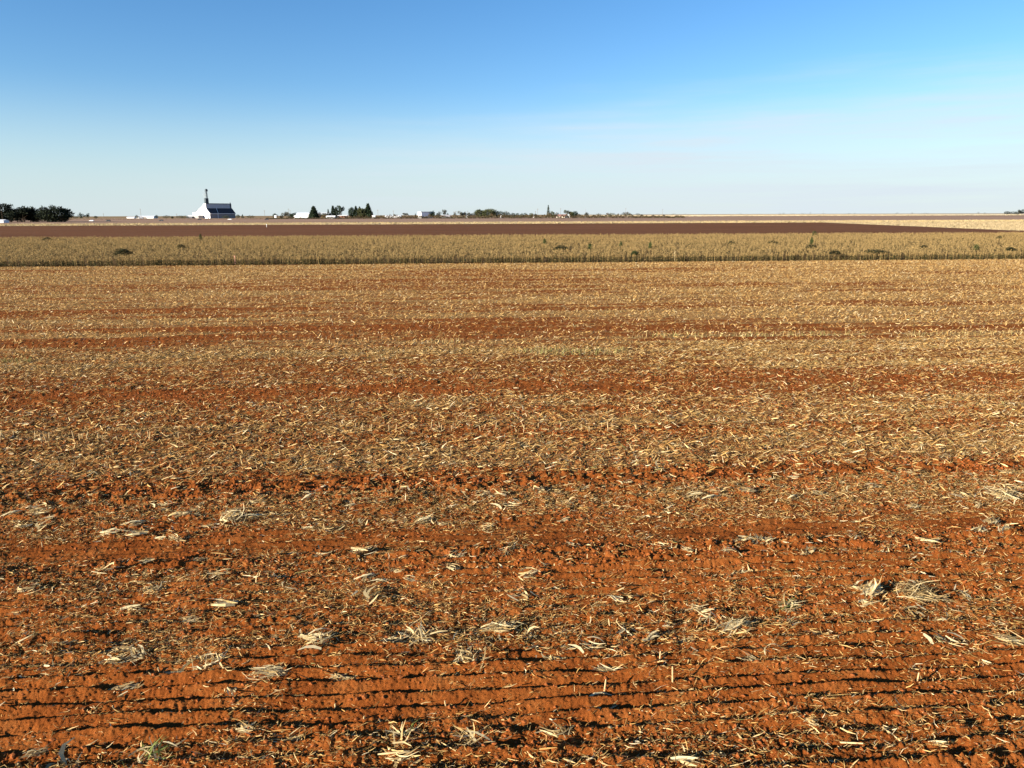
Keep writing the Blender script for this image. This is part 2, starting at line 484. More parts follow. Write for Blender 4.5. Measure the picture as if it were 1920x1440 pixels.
# edge that follows the line from A to B in plan
us_e = np.linspace(-900, 700, 400)
def plough_edge(U):
    line = vA + (vB - vA) * (U - uA) / (uB - uA)
    e = np.where((U > min(uA, uB) - 1e9) & (U > 0), np.minimum(V_PLOUGH1, line), V_PLOUGH1)
    if uA > uB: e = np.where(U > uB, np.clip(line, V_PLOUGH0 + 2, V_PLOUGH1), V_PLOUGH1)
    return e
print("FIELD", V_CROP, V_PLOUGH1, V_STRIP1, V_MAUVE1, (uA, vA), (uB, vB))
sheet("pale_field", V_PLOUGH0, V_STRIP1, M_PALE, 0.02)
sheet("mauve_field", V_STRIP1, V_MAUVE1, M_MAUVE, 0.02, nv=30)
M_PALE2 = M_PALE
PL_R0, PL_R1 = (uA, vA), (uB, vB)
# ploughed field polygon (plan), on top of the pale one
def plan_patch(name, poly_uv, mat, lift, nx=80, ny=20):
    """four-cornered patch: near-left, near-right, far-right, far-left"""
    a, b, c, d = [np.array(p, float) for p in poly_uv]
    t = np.linspace(0, 1, nx)[None, :, None]; q = np.linspace(0, 1, ny)[:, None, None]
    P = (a * (1 - t) + b * t) * (1 - q) + (d * (1 - t) + c * t) * q
    X, Y = uv2xy(P[..., 0], P[..., 1]); Z = terrain(X, Y) + lift
    idx = np.arange(nx * ny).reshape(ny, nx)
    F = np.stack([idx[:-1, :-1], idx[:-1, 1:], idx[1:, 1:], idx[1:, :-1]], -1).reshape(-1, 4)
    me = np_mesh(name, np.stack([X, Y, Z], -1).reshape(-1, 3), F, mat, None, True)
    return tag(link(name, me), kind="structure")
pe = ground_at(1905, 434.0); uE, vE = xy2uv(pe.x, pe.y)
plan_patch("ploughed_field", [(-700, V_PLOUGH0 + .5), (uE, V_PLOUGH0 + .5), (uA, V_PLOUGH1), (-1200, V_PLOUGH1)], M_PLOUGH, 0.06)
# far pale field on the right behind the mauve one
fa = ground_at(1500, 405.2)
vF = xy2uv(fa.x, fa.y)[1]
uF = xy2uv((1262 - 960) / FPX * fa.y, fa.y)[0]
print('FARPALE', fa, vF)
M_FARPALE = field_mat("far_pale_field", (0.490, 0.389, 0.245), (0.547, 0.446, 0.302), (0.576, 0.490, 0.346), 0.002, 0.004, 0.05, 0.0)
plan_patch("far_pale_field", [(uF, vF), (uF + 2600, vF), (uF + 9000, 9000), (uF + 900, 9000)], M_FARPALE, 0.08, 40, 30)

# ------------------------------------------------------------------ blades (straw, husks, leaves)
def blades(P, heading, pitch, L, W, bend, roll, nseg=2, taper=0.25, kink=None):
    """P (n,3) start points; returns verts (n*(nseg+1)*2,3), faces"""
    n = len(P)
    d = np.stack([np.cos(heading) * np.cos(pitch), np.sin(heading) * np.cos(pitch), np.sin(pitch)], -1)
    side = np.stack([-np.sin(heading), np.cos(heading), np.zeros(n)], -1)
    upv = np.cross(d, side)
    wv = side * np.cos(roll)[:, None] + upv * np.sin(roll)[:, None]
    V = np.zeros((n, nseg + 1, 2, 3))
    for k in range(nseg + 1):
        t = k / nseg
        c = P + d * (L * t)[:, None]
        c[:, 2] += bend * L * (4 * t * (1 - t) * 0.25 - 0.0 * t)
        if kink is not None: c += side * (kink * L * 4 * t * (1 - t))[:, None]
        ww = W * (1 - (1 - taper) * abs(2 * t - 0.7) ** 1.5 / 1.5)
        V[:, k, 0] = c - wv * (ww / 2)[:, None]
        V[:, k, 1] = c + wv * (ww / 2)[:, None]
    base = (np.arange(n) * (nseg + 1) * 2)[:, None]
    fs = []
    for k in range(nseg):
        fs.append(base + np.array([2 * k, 2 * k + 1, 2 * k + 3, 2 * k + 2])[None])
    F = np.concatenate(fs, 0)
    return V.reshape(-1, 3), F

STRAW = np.array([[.66, .47, .215], [.54, .345, .125], [.40, .225, .068], [.29, .15, .042], [.22, .135, .042], [.14, .064, .024], [.07, .034, .016], [.74, .60, .36], [.21, .19, .065]])
def straw_cols(n, p=None, reps=6):
    p = np.array([.15, .2, .2, .14, .09, .08, .06, .06, .02] if p is None else p); p = p / p.sum()
    c = STRAW[rng.choice(len(STRAW), n, p=p)] * rng.uniform(0.8, 1.15, (n, 1))
    return np.repeat(np.clip(c, 0, .85), reps, 0)

class Pile:
    def __init__(s): s.V = []; s.F = []; s.C = []; s.n = 0
    def add(s, V, F, C):
        s.V.append(V); s.F.append(F + s.n); s.C.append(C); s.n += len(V)
    def mesh(s, name, mat): return np_mesh(name, np.concatenate(s.V), np.concatenate(s.F), mat, np.concatenate(s.C))

def scatter(n, v0, v1, power=1.0):
    """points with equal density in plan inside the view wedge"""
    v = np.sqrt(rng.uniform(v0 * v0, v1 * v1, n))
    u = rng.uniform(-1, 1, n) * (0.78 * v + 2.5) + 0.07 * v
    return u, v

litter_pile = Pile()
def litter_zone(n, v0, v1, Lr, Wr, gamma=1.0, pitch_sd=0.18, nseg=2, p=None):
    u, v = scatter(n, v0, v1)
    keep = rng.uniform(0, 1, n) < litter(u, v) ** gamma
    u, v = u[keep], v[keep]; n = len(u)
    x, y = uv2xy(u, v)
    z = gz(x, y)
    head = np.where(rng.uniform(0, 1, n) < 0.28, rng.normal(ROW, 0.4, n), rng.uniform(-math.pi, math.pi, n))
    pit = np.clip(np.abs(rng.normal(0, pitch_sd, n)), 0, 1.3)
    L = np.exp(rng.uniform(np.log(Lr[0]), np.log(Lr[1]), n)); W = np.exp(rng.uniform(np.log(Wr[0]), np.log(Wr[1]), n))
    P = np.stack([x, y, z + rng.uniform(0.004, 0.035, n)], -1)
    V, F = blades(P, head, pit, L, W, rng.normal(0.0, 0.16, n), rng.normal(0, 1.0, n), nseg, 0.25, rng.normal(0, 0.13, n))
    litter_pile.add(V, F, straw_cols(n, p, (nseg + 1) * 2))
fineP = [.15, .24, .22, .12, .07, .09, .06, .04, .01]
litter_zone(520000, 6.5, 19, (0.025, 0.18), (0.005, 0.018), 1.05, 0.32, 2, fineP)
litter_zone(9000, 6.5, 19, (0.10, 0.38), (0.012, 0.028), 0.9, 0.2, 2)
litter_zone(290000, 19, 42, (0.05, 0.26), (0.012, 0.038), 1.4, 0.36, 1, fineP)
litter_zone(46000, 19, 42, (0.12, 0.38), (0.020, 0.048), 1.1, 0.28, 2)
litter_zone(280000, 42, V_CROP + 1, (0.10, 0.32), (0.024, 0.075), 1.3, 0.5, 1, fineP)
litter_zone(36000, 42, V_CROP + 1, (0.12, 0.34), (0.035, 0.09), 1.2, 0.5, 1)
# broad pale scraps of husk, gathered in the bands where the combine dropped them
H_Y = [495, 640, 800, 880, 915, 940, 962, 985, 1010, 1040, 1060, 1085, 1120, 1180, 1215, 1250, 1290, 1340, 1390, 1440]
H_W = [.25, .25, .25, .15, .3, 1., 1., .5, .1, .5, .7, .5, .35, .7, .9, .5, .18, .12, .3, .35]
u, v = scatter(26000, 6.5, 60)
pr = np.interp(py_of_v(v), H_Y, H_W) * np.clip(.2 + 2.2 * (fbm(u / 1.3, v / 0.6, 177, 2) - .35), 0, 1) * np.clip(26 / v, .35, 1) * .95
k_ = rng.uniform(0, 1, len(u)) < pr
u, v = u[k_], v[k_]; n = len(u); x, y = uv2xy(u, v)
V, F = blades(np.stack([x, y, gz(x, y) + rng.uniform(.015, .06, n)], -1), rng.normal(ROW, .7, n) + math.pi * (rng.uniform(0, 1, n) < .5), np.abs(rng.normal(0, .22, n)), rng.uniform(.07, .24, n), rng.uniform(.014, .042, n), rng.normal(-.03, .2, n), rng.normal(.1, .6, n), 2, .25, rng.normal(0, .1, n))
litter_pile.add(V, F, straw_cols(n, [.4, .15, .08, .02, 0, 0, 0, .35, 0], 6))
o = link("straw_litter", litter_pile.mesh("straw_litter", M_STRAW))
tag(o, "chopped dry maize straw scattered over the red soil", "straw", None, "stuff")

# ------------------------------------------------------------------ clods of soil
def ico():
    t = (1 + 5 ** .5) / 2
    v = np.array([(-1, t, 0), (1, t, 0), (-1, -t, 0), (1, -t, 0), (0, -1, t), (0, 1, t), (0, -1, -t), (0, 1, -t), (t, 0, -1), (t, 0, 1), (-t, 0, -1), (-t, 0, 1)], float)
    v /= np.linalg.norm(v[0])
    f = np.array([(0, 11, 5), (0, 5, 1), (0, 1, 7), (0, 7, 10), (0, 10, 11), (1, 5, 9), (5, 11, 4), (11, 10, 2), (10, 7, 6), (7, 1, 8), (3, 9, 4), (3, 4, 2), (3, 2, 6), (3, 6, 8), (3, 8, 9), (4, 9, 5), (2, 4, 11), (6, 2, 10), (8, 6, 7), (9, 8, 1)])
    return v, f
IV, IFc = ico()
u, v = scatter(230000, 6.5, 34)
py = py_of_v(v)
prob = (0.12 + np.interp(py, P_Y, P_C)) * (0.25 + 1.3 * smooth((fbm(u / 1.5, v / 0.7, 61, 2) - 0.4) / 0.25)) * 0.45
keep = rng.uniform(0, 1, len(u)) < prob
u, v = u[keep], v[keep]; n = len(u)
x, y = uv2xy(u, v)
r = np.exp(rng.normal(np.log(0.017), 0.5, n)); r = np.clip(r, 0.008, 0.036)
A = IV[None] * (1 + rng.uniform(-0.28, 0.28, (n, 12, 1))) * r[:, None, None] * np.stack([rng.uniform(.8, 1.5, n), rng.uniform(.8, 1.3, n), rng.uniform(.6, 1.0, n)], -1)[:, None, :]
A = A + np.stack([x, y, gz(x, y) + r * 0.25], -1)[:, None, :]
F = (IFc[None] + (np.arange(n) * 12)[:, None, None]).reshape(-1, 3)
o = link("soil_clods", np_mesh("soil_clods", A.reshape(-1, 3), F, M_CLOD))
tag(o, "crumbly clods of red soil lying between the furrows", "clods", None, "stuff")

# ------------------------------------------------------------------ husk clumps, one object each
def clump_mesh(seed, size, nbl, fan=False, heading=0.0, pale=True, lift=0.3, wid=(0.012, 0.034), greenish=False):
    g = np.random.default_rng(seed)
    n = int(nbl * 1.8)
    if fan:
        head = heading + g.normal(0, 0.36, n); st = g.normal(0, 1, (n, 2)) * np.array([.16, .09]) * size
        cs, sn = math.cos(heading), math.sin(heading); st = np.stack([st[:, 0] * cs - st[:, 1] * sn, st[:, 0] * sn + st[:, 1] * cs], -1)
    else:
        head = g.uniform(-math.pi, math.pi, n) * 0.6 + heading; st = g.normal(0, 0.22 * size, (n, 2))
    broad = g.uniform(0, 1, n) < 0.45
    L = size * np.where(broad, g.uniform(0.42, 0.85, n), g.uniform(0.3, 0.9, n))
    pit = np.clip(np.abs(g.normal(lift * 0.12, lift * 0.38, n)), 0.02, 1.0)
    W = np.where(broad, g.uniform(wid[1] * .7, wid[1] * 1.1, n), g.uniform(wid[0] * .6, wid[0] * 1.6, n))
    P = np.concatenate([st, g.uniform(0.0, 0.09 * size + 0.02, (n, 1))], 1)
    P[:, 0] -= np.cos(head) * L * 0.45; P[:, 1] -= np.sin(head) * L * 0.45
    V, F = blades(P, head, pit, L, W, g.normal(-0.05, 0.25, n), g.normal(0.1, 0.7, n), 3, 0.2, g.normal(0, 0.12, n))
    c = np.array([[.80, .66, .38], [.74, .57, .29], [.62, .44, .19], [.42, .29, .13], [.22, .15, .065]])[g.choice(5, n, p=[.4, .3, .16, .09, .05] if pale else [.06, .14, .3, .3, .2])]
    if greenish:
        k = g.uniform(0, 1, n) < 0.5; c[k] = np.array([.26, .30, .08])
    c = c * g.uniform(.85, 1.1, (n, 1))
    # some dark crumbled leaf beneath, and a piece of stalk
    m = 8 + int(.8 * n)
    hd = g.uniform(-math.pi, math.pi, m); P2 = np.concatenate([np.clip(g.normal(0, 0.2 * size, (m, 2)), -.3 * size, .3 * size), g.uniform(0.0, 0.06, (m, 1))], 1)
    V2, F2 = blades(P2, hd, np.abs(g.normal(0, .25, m)), size * g.uniform(.08, .38, m), g.uniform(.006, .024, m), g.normal(0, .4, m), g.normal(0, .6, m), 3, 0.2)
    c2 = np.array([[.50, .35, .15], [.34, .22, .085], [.20, .12, .045], [.11, .06, .028], [.62, .48, .25]])[g.choice(5, m)]
    V = np.concatenate([V, V2]); F = np.concatenate([F, F2 + n * 8])
    C = np.concatenate([np.repeat(c, 8, 0), np.repeat(c2, 8, 0)])
    return np_mesh("husk_clump", V, F, M_HUSK, np.clip(C, 0, .85))

def on_soil(px, py):
    p = ground_at(px, py); z = float(gz(np.array([p.x]), np.array([p.y]))[0])
    return Vector((p.x, p.y, z))

def stalk_obj(parent, L, r, heading, tilt, off=(0, 0, 0.03)):
    d = Vector((math.cos(heading) * math.cos(tilt), math.sin(heading) * math.cos(tilt), math.sin(tilt)))
    a = Vector(off) - d * L * 0.5; b = Vector(off) + d * L * 0.5
    a.z = max(a.z, 0.012); b.z = max(b.z, 0.012)
    m = MB(); m.bar(a, (a + b) / 2, r, r * 0.95, 7); m.bar((a + b) / 2, b, r * 1.08, r * 0.8, 7)
    return m.build("stalk", M_STALK, parent)
M_STALK = plain_mat("dry_maize_stalk", (0.46, 0.33, 0.165), 0.6, 0.25, 12.0)

# (photo x, photo y, size m, blades, fan?, heading deg, options, label)
special = [
 (1632, 1128, .50, 26, True, 35, dict(lift=.65, wid=(.03, .06)), "big bright fan of white husk blades rising beside a grey grass tuft"),
 (1722, 1128, .75, 60, False, 10, dict(pale=False, lift=.45, wid=(.008, .02)), "greyish tangled grass tuft right of the big white husk fan"),
 (1755, 1136, .40, 8, True, 30, dict(lift=.25), "narrow pale husk pointing up right from the grey grass tuft"),
 (1622, 1149, .30, 8, True, 0, dict(lift=.08, wid=(.03, .05)), "flat white husk lying just below the big white fan"),
 (1478, 1152, .55, 20, True, 25, dict(lift=.3, greenish=True), "greenish trampled leaf bundle left of the white husk fan"),
 (1376, 1192, .65, 22, True, 22, dict(lift=.3), "long pale husk bundle spread to the right on bare furrows"),
 (1324, 1163, .38, 9, False, 40, dict(lift=.7), "small upright white husk splinter above the long husk bundle"),
 (938, 1196, .55, 26, True, 5, dict(lift=.2), "flat cream husk heap in the middle of the straw band"),
 (785, 1210, .55, 30, False, 20, dict(lift=.4), "spiky pale husk heap with a deep black shadow behind it"),
 (735, 1216, .40, 14, True, 10, dict(lift=.25), "short cream husk lying left of the spiky heap"),
 (880, 1250, .55, 22, False, 60, dict(lift=.5), "forked husk clump standing on the furrows below the cream heap"),
 (1138, 1266, .45, 16, True, 170, dict(lift=.35), "drooping husk tuft with one broad pale leaf"),
 (1412, 1250, .50, 20, True, 150, dict(lift=.4), "dark cored husk clump with white leaves hanging to the left"),
 (1895, 1220, .55, 22, True, 170, dict(lift=.3), "thick cream husk bundle at the right edge of the furrows"),
 (390, 1256, .55, 24, False, 30, dict(lift=.6), "ragged upright husk clump with bright leaves on a shadowed ridge"),
 (225, 1255, .50, 20, True, 20, dict(lift=.35), "pale husk clump fanned up right, left of the ragged clump"),
 (160, 1283, .45, 14, True, 5, dict(lift=.12), "low flat husk strip at the left beneath the fanned clump"),
 (325, 1277, .55, 12, True, 3, dict(lift=.08), "thin white husk strip lying along the furrow"),
 (110, 1222, .40, 12, True, 15, dict(lift=.3), "short wedge of pale husk near the left edge"),
 (505, 1281, .60, 26, True, 3, dict(lift=.1), "long pale green leaf sheaf lying lengthwise with a trailing stalk"),
 (510, 1093, .45, 20, False, 20, dict(lift=.5), "white husk clump beside a black hole of shadow"),
 (850, 1050, .40, 16, False, 10, dict(lift=.35), "compact cream husk clump below the smooth wheel track"),
 (794, 982, .42, 18, True, 30, dict(lift=.5, wid=(.03, .06)), "bright husk clump casting a long shadow on the wheel track"),
 (435, 978, .70, 30, False, 20, dict(lift=.5), "large ragged husk clump with dark middle above the wheel track"),
 (207, 1003, .45, 12, True, 15, dict(lift=.3, wid=(.03, .06)), "single broad white husk with long shadow above the track"),
 (338, 972, .45, 16, True, 10, dict(lift=.3), "striped pale husk left of the large ragged clump"),
 (330, 1016, .36, 14, True, 150, dict(lift=.35), "small white husk pair lying on the left wheel track"),
 (1880, 936, .80, 40, False, 20, dict(lift=.45), "big straw yellow clump near the right edge above the track"),
 (1885, 1003, .45, 14, True, 25, dict(lift=.5, wid=(.03, .06)), "white husk wedge with hard shadow at the right, lower pair"),
 (1832, 1002, .45, 14, True, 25, dict(lift=.5, wid=(.03, .06)), "white husk wedge left of its twin at the right edge"),
 (1420, 1018, .50, 20, False, 10, dict(lift=.35), "white capped husk heap over a grey tuft right of centre"),
 (1300, 935, .60, 22, True, 8, dict(lift=.25), "row of cream husks lying across the red soil"),
 (1770, 862, .50, 18, True, 15, dict(lift=.35), "pale husk clump with dark shadow in the upper right litter"),
 (748, 1392, .45, 26, False, 80, dict(lift=.8, greenish=True, wid=(.012, .03)), "yellow green sprouting tuft among the dark clods at the bottom"),
 (290, 1430, .45, 20, False, 60, dict(lift=.6, greenish=True, wid=(.012, .03)), "green tinged grass tuft at the bottom left edge"),
 (880, 1400, .5, 12, True, 140, dict(lift=.5), "splayed pale leaves right of the yellow green tuft"),
 (1300, 1150, .35, 10, False, 0, dict(lift=.3), "loose cream husk bits above the straw band at centre right"),
 (70, 965, .45, 14, True, 20, dict(lift=.3), "cream husk clump at the left edge above the wheel track"),
]
for i, (px, py, size, nb, fan, hd, opt, lab) in enumerate(special):
    size *= 1.08
    o = link("husk_clump", clump_mesh(100 + i, size, nb, fan, R(hd) + ROW, **opt), None, on_soil(px, py))
    tag(o, lab, "husk clump", "maize husk clumps on the harvested field")
    if i % 3 == 0: stalk_obj(o, size * 1.3, 0.011, R(hd + 15), 0.1, (0.05, -0.05, 0.05))
# the smaller ones: nothing tells them apart
protos = [clump_mesh(300 + k, .38, 3 + k % 6, k % 3 != 0, R(rng.uniform(-20, 40)), lift=.24 + .06 * (k % 4), wid=(.016, .044)) for k in range(20)]
u, v = scatter(4000, 8.0, 26.0)
py = py_of_v(v)
wgt = np.interp(py, [500, 700, 880, 915, 940, 960, 985, 1010, 1040, 1060, 1085, 1120, 1180, 1215, 1250, 1290, 1340, 1390, 1440], [.03, .05, .08, .25, 1., 1., .5, .1, .5, .7, .5, .3, .7, .9, .5, .2, .15, .3, .35])
keep = np.where(rng.uniform(0, 1, len(u)) < wgt * (0.3 + 1.0 * fbm(u / 1.5, v / 0.8, 77, 2)))[0][:262]
x, y = uv2xy(u[keep], v[keep]); z = gz(x, y)
for k in range(len(keep)):
    o = link("husk_clump", protos[int(rng.integers(0, len(protos)))], None, (x[k], y[k], z[k]), float(rng.normal(0, 0.5) + (math.pi if rng.uniform() < .3 else 0)))
    s = float(np.clip(rng.lognormal(0.0, 0.3), 0.65, 1.5)); o.scale = (s, s, s)
    tag(o, "small scattered tuft of pale maize husk lying on the red soil", "husk clump", "small husk clumps on the harvested field")

# cut stalks still standing
def stump(px, py, h, lean, hd, label, group):
    o = MB()
    d = Vector((math.cos(hd) * math.sin(lean), math.sin(hd) * math.sin(lean), math.cos(lean)))
    o.bar(-d * .03, d * h * .55, .013, .012, 7); o.bar(d * h * .55, d * h, .0135, .010, 7)
    ob = o.build("stubble_stalk", M_STALK, None, on_soil(px, py))
    return tag(ob, label, "stubble", group)
stump(1718, 1290, .17, .05, 0, "short pale stub standing upright in a smooth bare furrow", "cut stalks still standing")
stump(1260, 1295, .27, .08, 2, "tall cut stalk standing alone with a fallen stalk at its foot", "cut stalks still standing")
stump(1133, 1305, .18, .25, 1, "leaning cut stub left of the tall cut stalk", "cut stalks still standing")
stump(1696, 1400, .34, 1.2, 2.4, "thick cut stalk lying askew at the bottom right", "cut stalks still standing")
stump(1575, 1402, .30, 1.25, -.5, "yellow cut stalk lying in shadow left of the thick stalk", "cut stalks still standing")
gen = "thin cut maize stalk standing up out of the straw"
for k in range(26):      # a row of stubs across the middle of the field
    stump(float(rng.uniform(640, 1150)), 815 - 8 + float(rng.normal(0, 3)), float(rng.uniform(.15, .30)), float(abs(rng.normal(0, .18))), float(rng.uniform(0, 6)), gen, "cut stalks in the straw")
for k in range(22):
    stump(float(rng.uniform(0, 420)), 828 + float(rng.normal(0, 4)), float(rng.uniform(.15, .32)), float(abs(rng.normal(0, .25))), float(rng.uniform(0, 6)), gen, "cut stalks in the straw")
for k in range(46):
    stump(float(rng.uniform(0, 1920)), float(rng.uniform(660, 1430)), float(rng.uniform(.06, .17)), float(abs(rng.normal(0, .35))), float(rng.uniform(0, 6)), gen, "cut stalks in the straw")

# stubble rows with a touch of green, far too many to count
sp_ = Pile()
for (xa, xb, py, n, gr) in ((960, 1180, 660, 200, .6), (1000, 1160, 666, 90, .5), (1180, 1630, 631, 210, .45), (1690, 1920, 628, 150, .25), (800, 870, 643, 40, .3), (0, 60, 680, 50, .7), (0, 420, 612, 60, .1)):
    xs = rng.uniform(xa, xb, n)
    pts = [ground_at(a, py - 0.013 * (a - (xa + xb) / 2) + rng.normal(0, 1.3)) for a in xs]
    P = np.array([tuple(p) for p in pts]); P[:, 2] = gz(P[:, 0], P[:, 1])
    V, F = blades(P, rng.uniform(-3, 3, n), rng.normal(1.35, .2, n), rng.uniform(.14, .36, n), rng.uniform(.03, .05, n), rng.normal(0, .1, n), rng.uniform(-1, 1, n), 1)
    c = np.where(rng.uniform(0, 1, (n, 1)) < gr, np.array([[.22, .215, .07]]), np.array([[.42, .31, .14]]))
    sp_.add(V, F, np.repeat(c, 4, 0))
o = link("standing_stubble", sp_.mesh("standing_stubble", M_STRAW))
tag(o, "rows of short yellow green stubble standing in the straw", "stubble", None, "stuff")

# ------------------------------------------------------------------ standing maize
def plant_geo(g, h=1.55):
    """one dry maize plant around the origin: stem, drooping leaves, tassel"""
    Vs, Fs, Cs, n = [], [], [], 0
    def put(V, F, c):
        nonlocal n
        Vs.append(V); Fs.append(F + n); Cs.append(np.repeat(c, len(V) // len(c), 0)); n += len(V)
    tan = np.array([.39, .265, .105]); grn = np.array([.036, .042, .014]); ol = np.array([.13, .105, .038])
    P = np.zeros((2, 3))
    V, F = blades(P, np.array([0., 1.6]), np.array([1.54, 1.54]), np.full(2, h * .9), np.full(2, .045), np.zeros(2), np.zeros(2), 1, .7)
    put(V, F, np.repeat((tan * .9 if g.uniform() < .45 else ol)[None], 2, 0))
    m = 11
    zl = np.linspace(.12, .86, m) * h + g.normal(0, .03, m)
    P = np.zeros((m, 3)); P[:, 2] = zl
    hd = np.arange(m) * math.pi + g.normal(0, .7, m)
    up = g.uniform(.3, 1.0, m)
    L = g.uniform(.35, .60, m)
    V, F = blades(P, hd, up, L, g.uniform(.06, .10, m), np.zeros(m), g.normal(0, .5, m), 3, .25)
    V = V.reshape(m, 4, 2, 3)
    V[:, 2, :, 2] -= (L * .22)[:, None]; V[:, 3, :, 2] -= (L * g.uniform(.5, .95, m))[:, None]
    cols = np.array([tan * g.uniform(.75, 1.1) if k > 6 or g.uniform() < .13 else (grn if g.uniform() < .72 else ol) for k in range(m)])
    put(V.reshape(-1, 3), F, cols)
    m = 5
    P = np.zeros((m, 3)); P[:, 2] = h * .86
    V, F = blades(P, g.uniform(-3, 3, m), g.uniform(.8, 1.5, m), g.uniform(.12, .22, m), np.full(m, .028), g.normal(0, .2, m), g.normal(0, .6, m), 1, .3)
    put(V, F, np.repeat((tan * 1.25)[None], m, 0))
    return np.concatenate(Vs), np.array(np.concatenate(Fs)), np.concatenate(Cs)
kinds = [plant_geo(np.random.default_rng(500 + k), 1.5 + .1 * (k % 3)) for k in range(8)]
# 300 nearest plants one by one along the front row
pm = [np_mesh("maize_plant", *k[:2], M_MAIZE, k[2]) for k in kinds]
half = 0.78 * V_CROP
fu = np.linspace(-0.72 * V_CROP, 0.86 * V_CROP, 300) + rng.normal(0, .35, 300)
for k in range(300):
    x, y = uv2xy(fu[k], V_CROP + rng.normal(0, .12)); 
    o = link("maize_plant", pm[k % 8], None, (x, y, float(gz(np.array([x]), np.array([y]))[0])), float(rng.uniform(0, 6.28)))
    s = float(rng.uniform(.66, .96)); o.scale = (s, s, s)
    tag(o, "dry maize plant standing in the front row of the uncut crop", "maize plant", "maize plants in the front row")
crop = Pile()
def crop_rows(n, v0, v1, sub):
    vrow = V_CROP + np.floor((np.sqrt(rng.uniform(v0 ** 2, v1 ** 2, n)) - V_CROP) / .9) * .9 + .9
    vrow = np.maximum(vrow, V_CROP + .35)
    u = rng.uniform(-1, 1, n) * (0.80 * vrow + 4) + .07 * vrow
    x, y = uv2xy(u, vrow + rng.normal(0, .08, n))
    z = terrain(x, y)
    low_ = np.clip(.80 + .2 * (vrow - V_CROP) / 6, .8, 1)
    ang = rng.uniform(0, 6.28, n); sc_ = low_ * rng.uniform(.86, 1.06, n) * (.90 + .2 * fbm(u / 8, vrow / 8, 7))
    kk = rng.integers(0, 8, n)
    for k in range(8):
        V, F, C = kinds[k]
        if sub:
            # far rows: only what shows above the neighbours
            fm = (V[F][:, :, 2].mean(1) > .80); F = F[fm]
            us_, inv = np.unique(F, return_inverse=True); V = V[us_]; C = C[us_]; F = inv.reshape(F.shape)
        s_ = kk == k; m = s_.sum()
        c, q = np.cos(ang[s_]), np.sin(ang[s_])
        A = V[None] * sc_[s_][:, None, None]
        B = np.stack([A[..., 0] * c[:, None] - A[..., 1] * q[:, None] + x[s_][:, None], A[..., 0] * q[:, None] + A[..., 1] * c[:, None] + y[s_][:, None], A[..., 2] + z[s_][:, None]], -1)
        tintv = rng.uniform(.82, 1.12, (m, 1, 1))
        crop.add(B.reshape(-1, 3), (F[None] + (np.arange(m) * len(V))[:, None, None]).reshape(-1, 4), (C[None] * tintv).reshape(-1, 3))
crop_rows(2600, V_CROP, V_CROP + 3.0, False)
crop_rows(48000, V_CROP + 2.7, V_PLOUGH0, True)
o = link("maize_crop", crop.mesh("maize_crop", M_MAIZE))
tag(o, "wide stand of dry uncut maize behind the front row", "maize crop", None, "stuff")

# weeds and bushes in the crop
def leafy(seed, rx, ry, h, n, size, cols, flat=0.0):
    g = np.random.default_rng(seed)
    p = g.normal(0, 1, (n, 3)); p /= np.linalg.norm(p, axis=1)[:, None]
    p *= g.uniform(.35, 1, (n, 1)) ** .5
    p[:, 2] = np.abs(p[:, 2])
    bump = 1 + .35 * (vnoise(p[:, 0] * 2.5 + seed, p[:, 1] * 2.5 + p[:, 2] * 2, seed) - .5)
    P = p * np.array([rx, ry, h]) * bump[:, None]
    V, F = blades(P, g.uniform(-3, 3, n), g.uniform(-.6, 1.1, n), size * g.uniform(.6, 1.4, n), size * g.uniform(.4, .8, n), g.normal(0, .3, n), g.normal(0, .8, n), 1, .3)
    c = np.array(cols)[g.integers(0, len(cols), n)] * g.uniform(.7, 1.2, (n, 1))
    return V, F, np.repeat(c, 4, 0)
GREEN = [(.06, .085, .025), (.09, .11, .035), (.045, .06, .02)]
DARKG = [(.030, .036, .013), (.042, .046, .016), (.055, .048, .020)]
def bush(px, py, wpx, hpx, cols, label, cat, group, name="bush", n=160, seed=0, depth=None, up=0.0, yr=None):
    p = ground_at(px, py) if depth is None else at_depth(px, depth)
    sc_ = p.y / FPX
    rx = wpx * sc_ / 2; h = hpx * sc_ * 1.05
    V, F, C = leafy(seed + int(px), rx, yr or max(rx * .8, .4), h, n, max(.22, .22 * h + .04 * rx), cols)
    V[:, 2] += up
    o = link(name, np_mesh(name, V, F, M_LEAF, np.clip(C, 0, 1)), None, p)
    return tag(o, label, cat, group)
def crop_weed(px, py, wpx, hpx, cols, label, n=160, nm="weed"):
    # py: its middle, seen over the canopy top
    d = ray(px, py + hpx / 2); k = (1.5 - H) / d.z
    p = Vector((d.x * k, d.y * k, 0)); sc_ = p.y / FPX
    rx = wpx * sc_ / 2; h = 1.5 + hpx * sc_ * 1.25
    g = leafy(int(px), rx, max(rx * .9, .5), h, n * 3, max(.26, .1 * h), cols)
    g[0][:, 2] = 1.15 + g[0][:, 2] * (h - 1.15) / h
    o = link(nm, np_mesh(nm, g[0], g[1], M_LEAF, np.clip(g[2], 0, 1)), None, p)
    tag(o, label, "weed", "green weeds in the maize")
crop_weed(231, 471, 34, 7, DARKG, "large dark green weed mound in the maize at the left", 420)
crop_weed(88, 447, 18, 3, DARKG, "low dark weed patch at the far left back of the maize", 160)
crop_weed(1052, 463, 27, 3.5, DARKG, "dark flat weed mound in the maize right of centre", 300)
crop_weed(1190, 472, 14, 2.5, GREEN, "olive weed mound close behind the front maize row", 160)
crop_weed(1219, 459, 5, 9, GREEN, "narrow upright green weed between two low mounds", 120)
crop_weed(1106, 462, 6, 9, GREEN, "thin upright green weed right of the dark flat mound", 110)
crop_weed(1164, 456, 6, 6, GREEN, "small bright green weed sprig in the middle maize", 80)
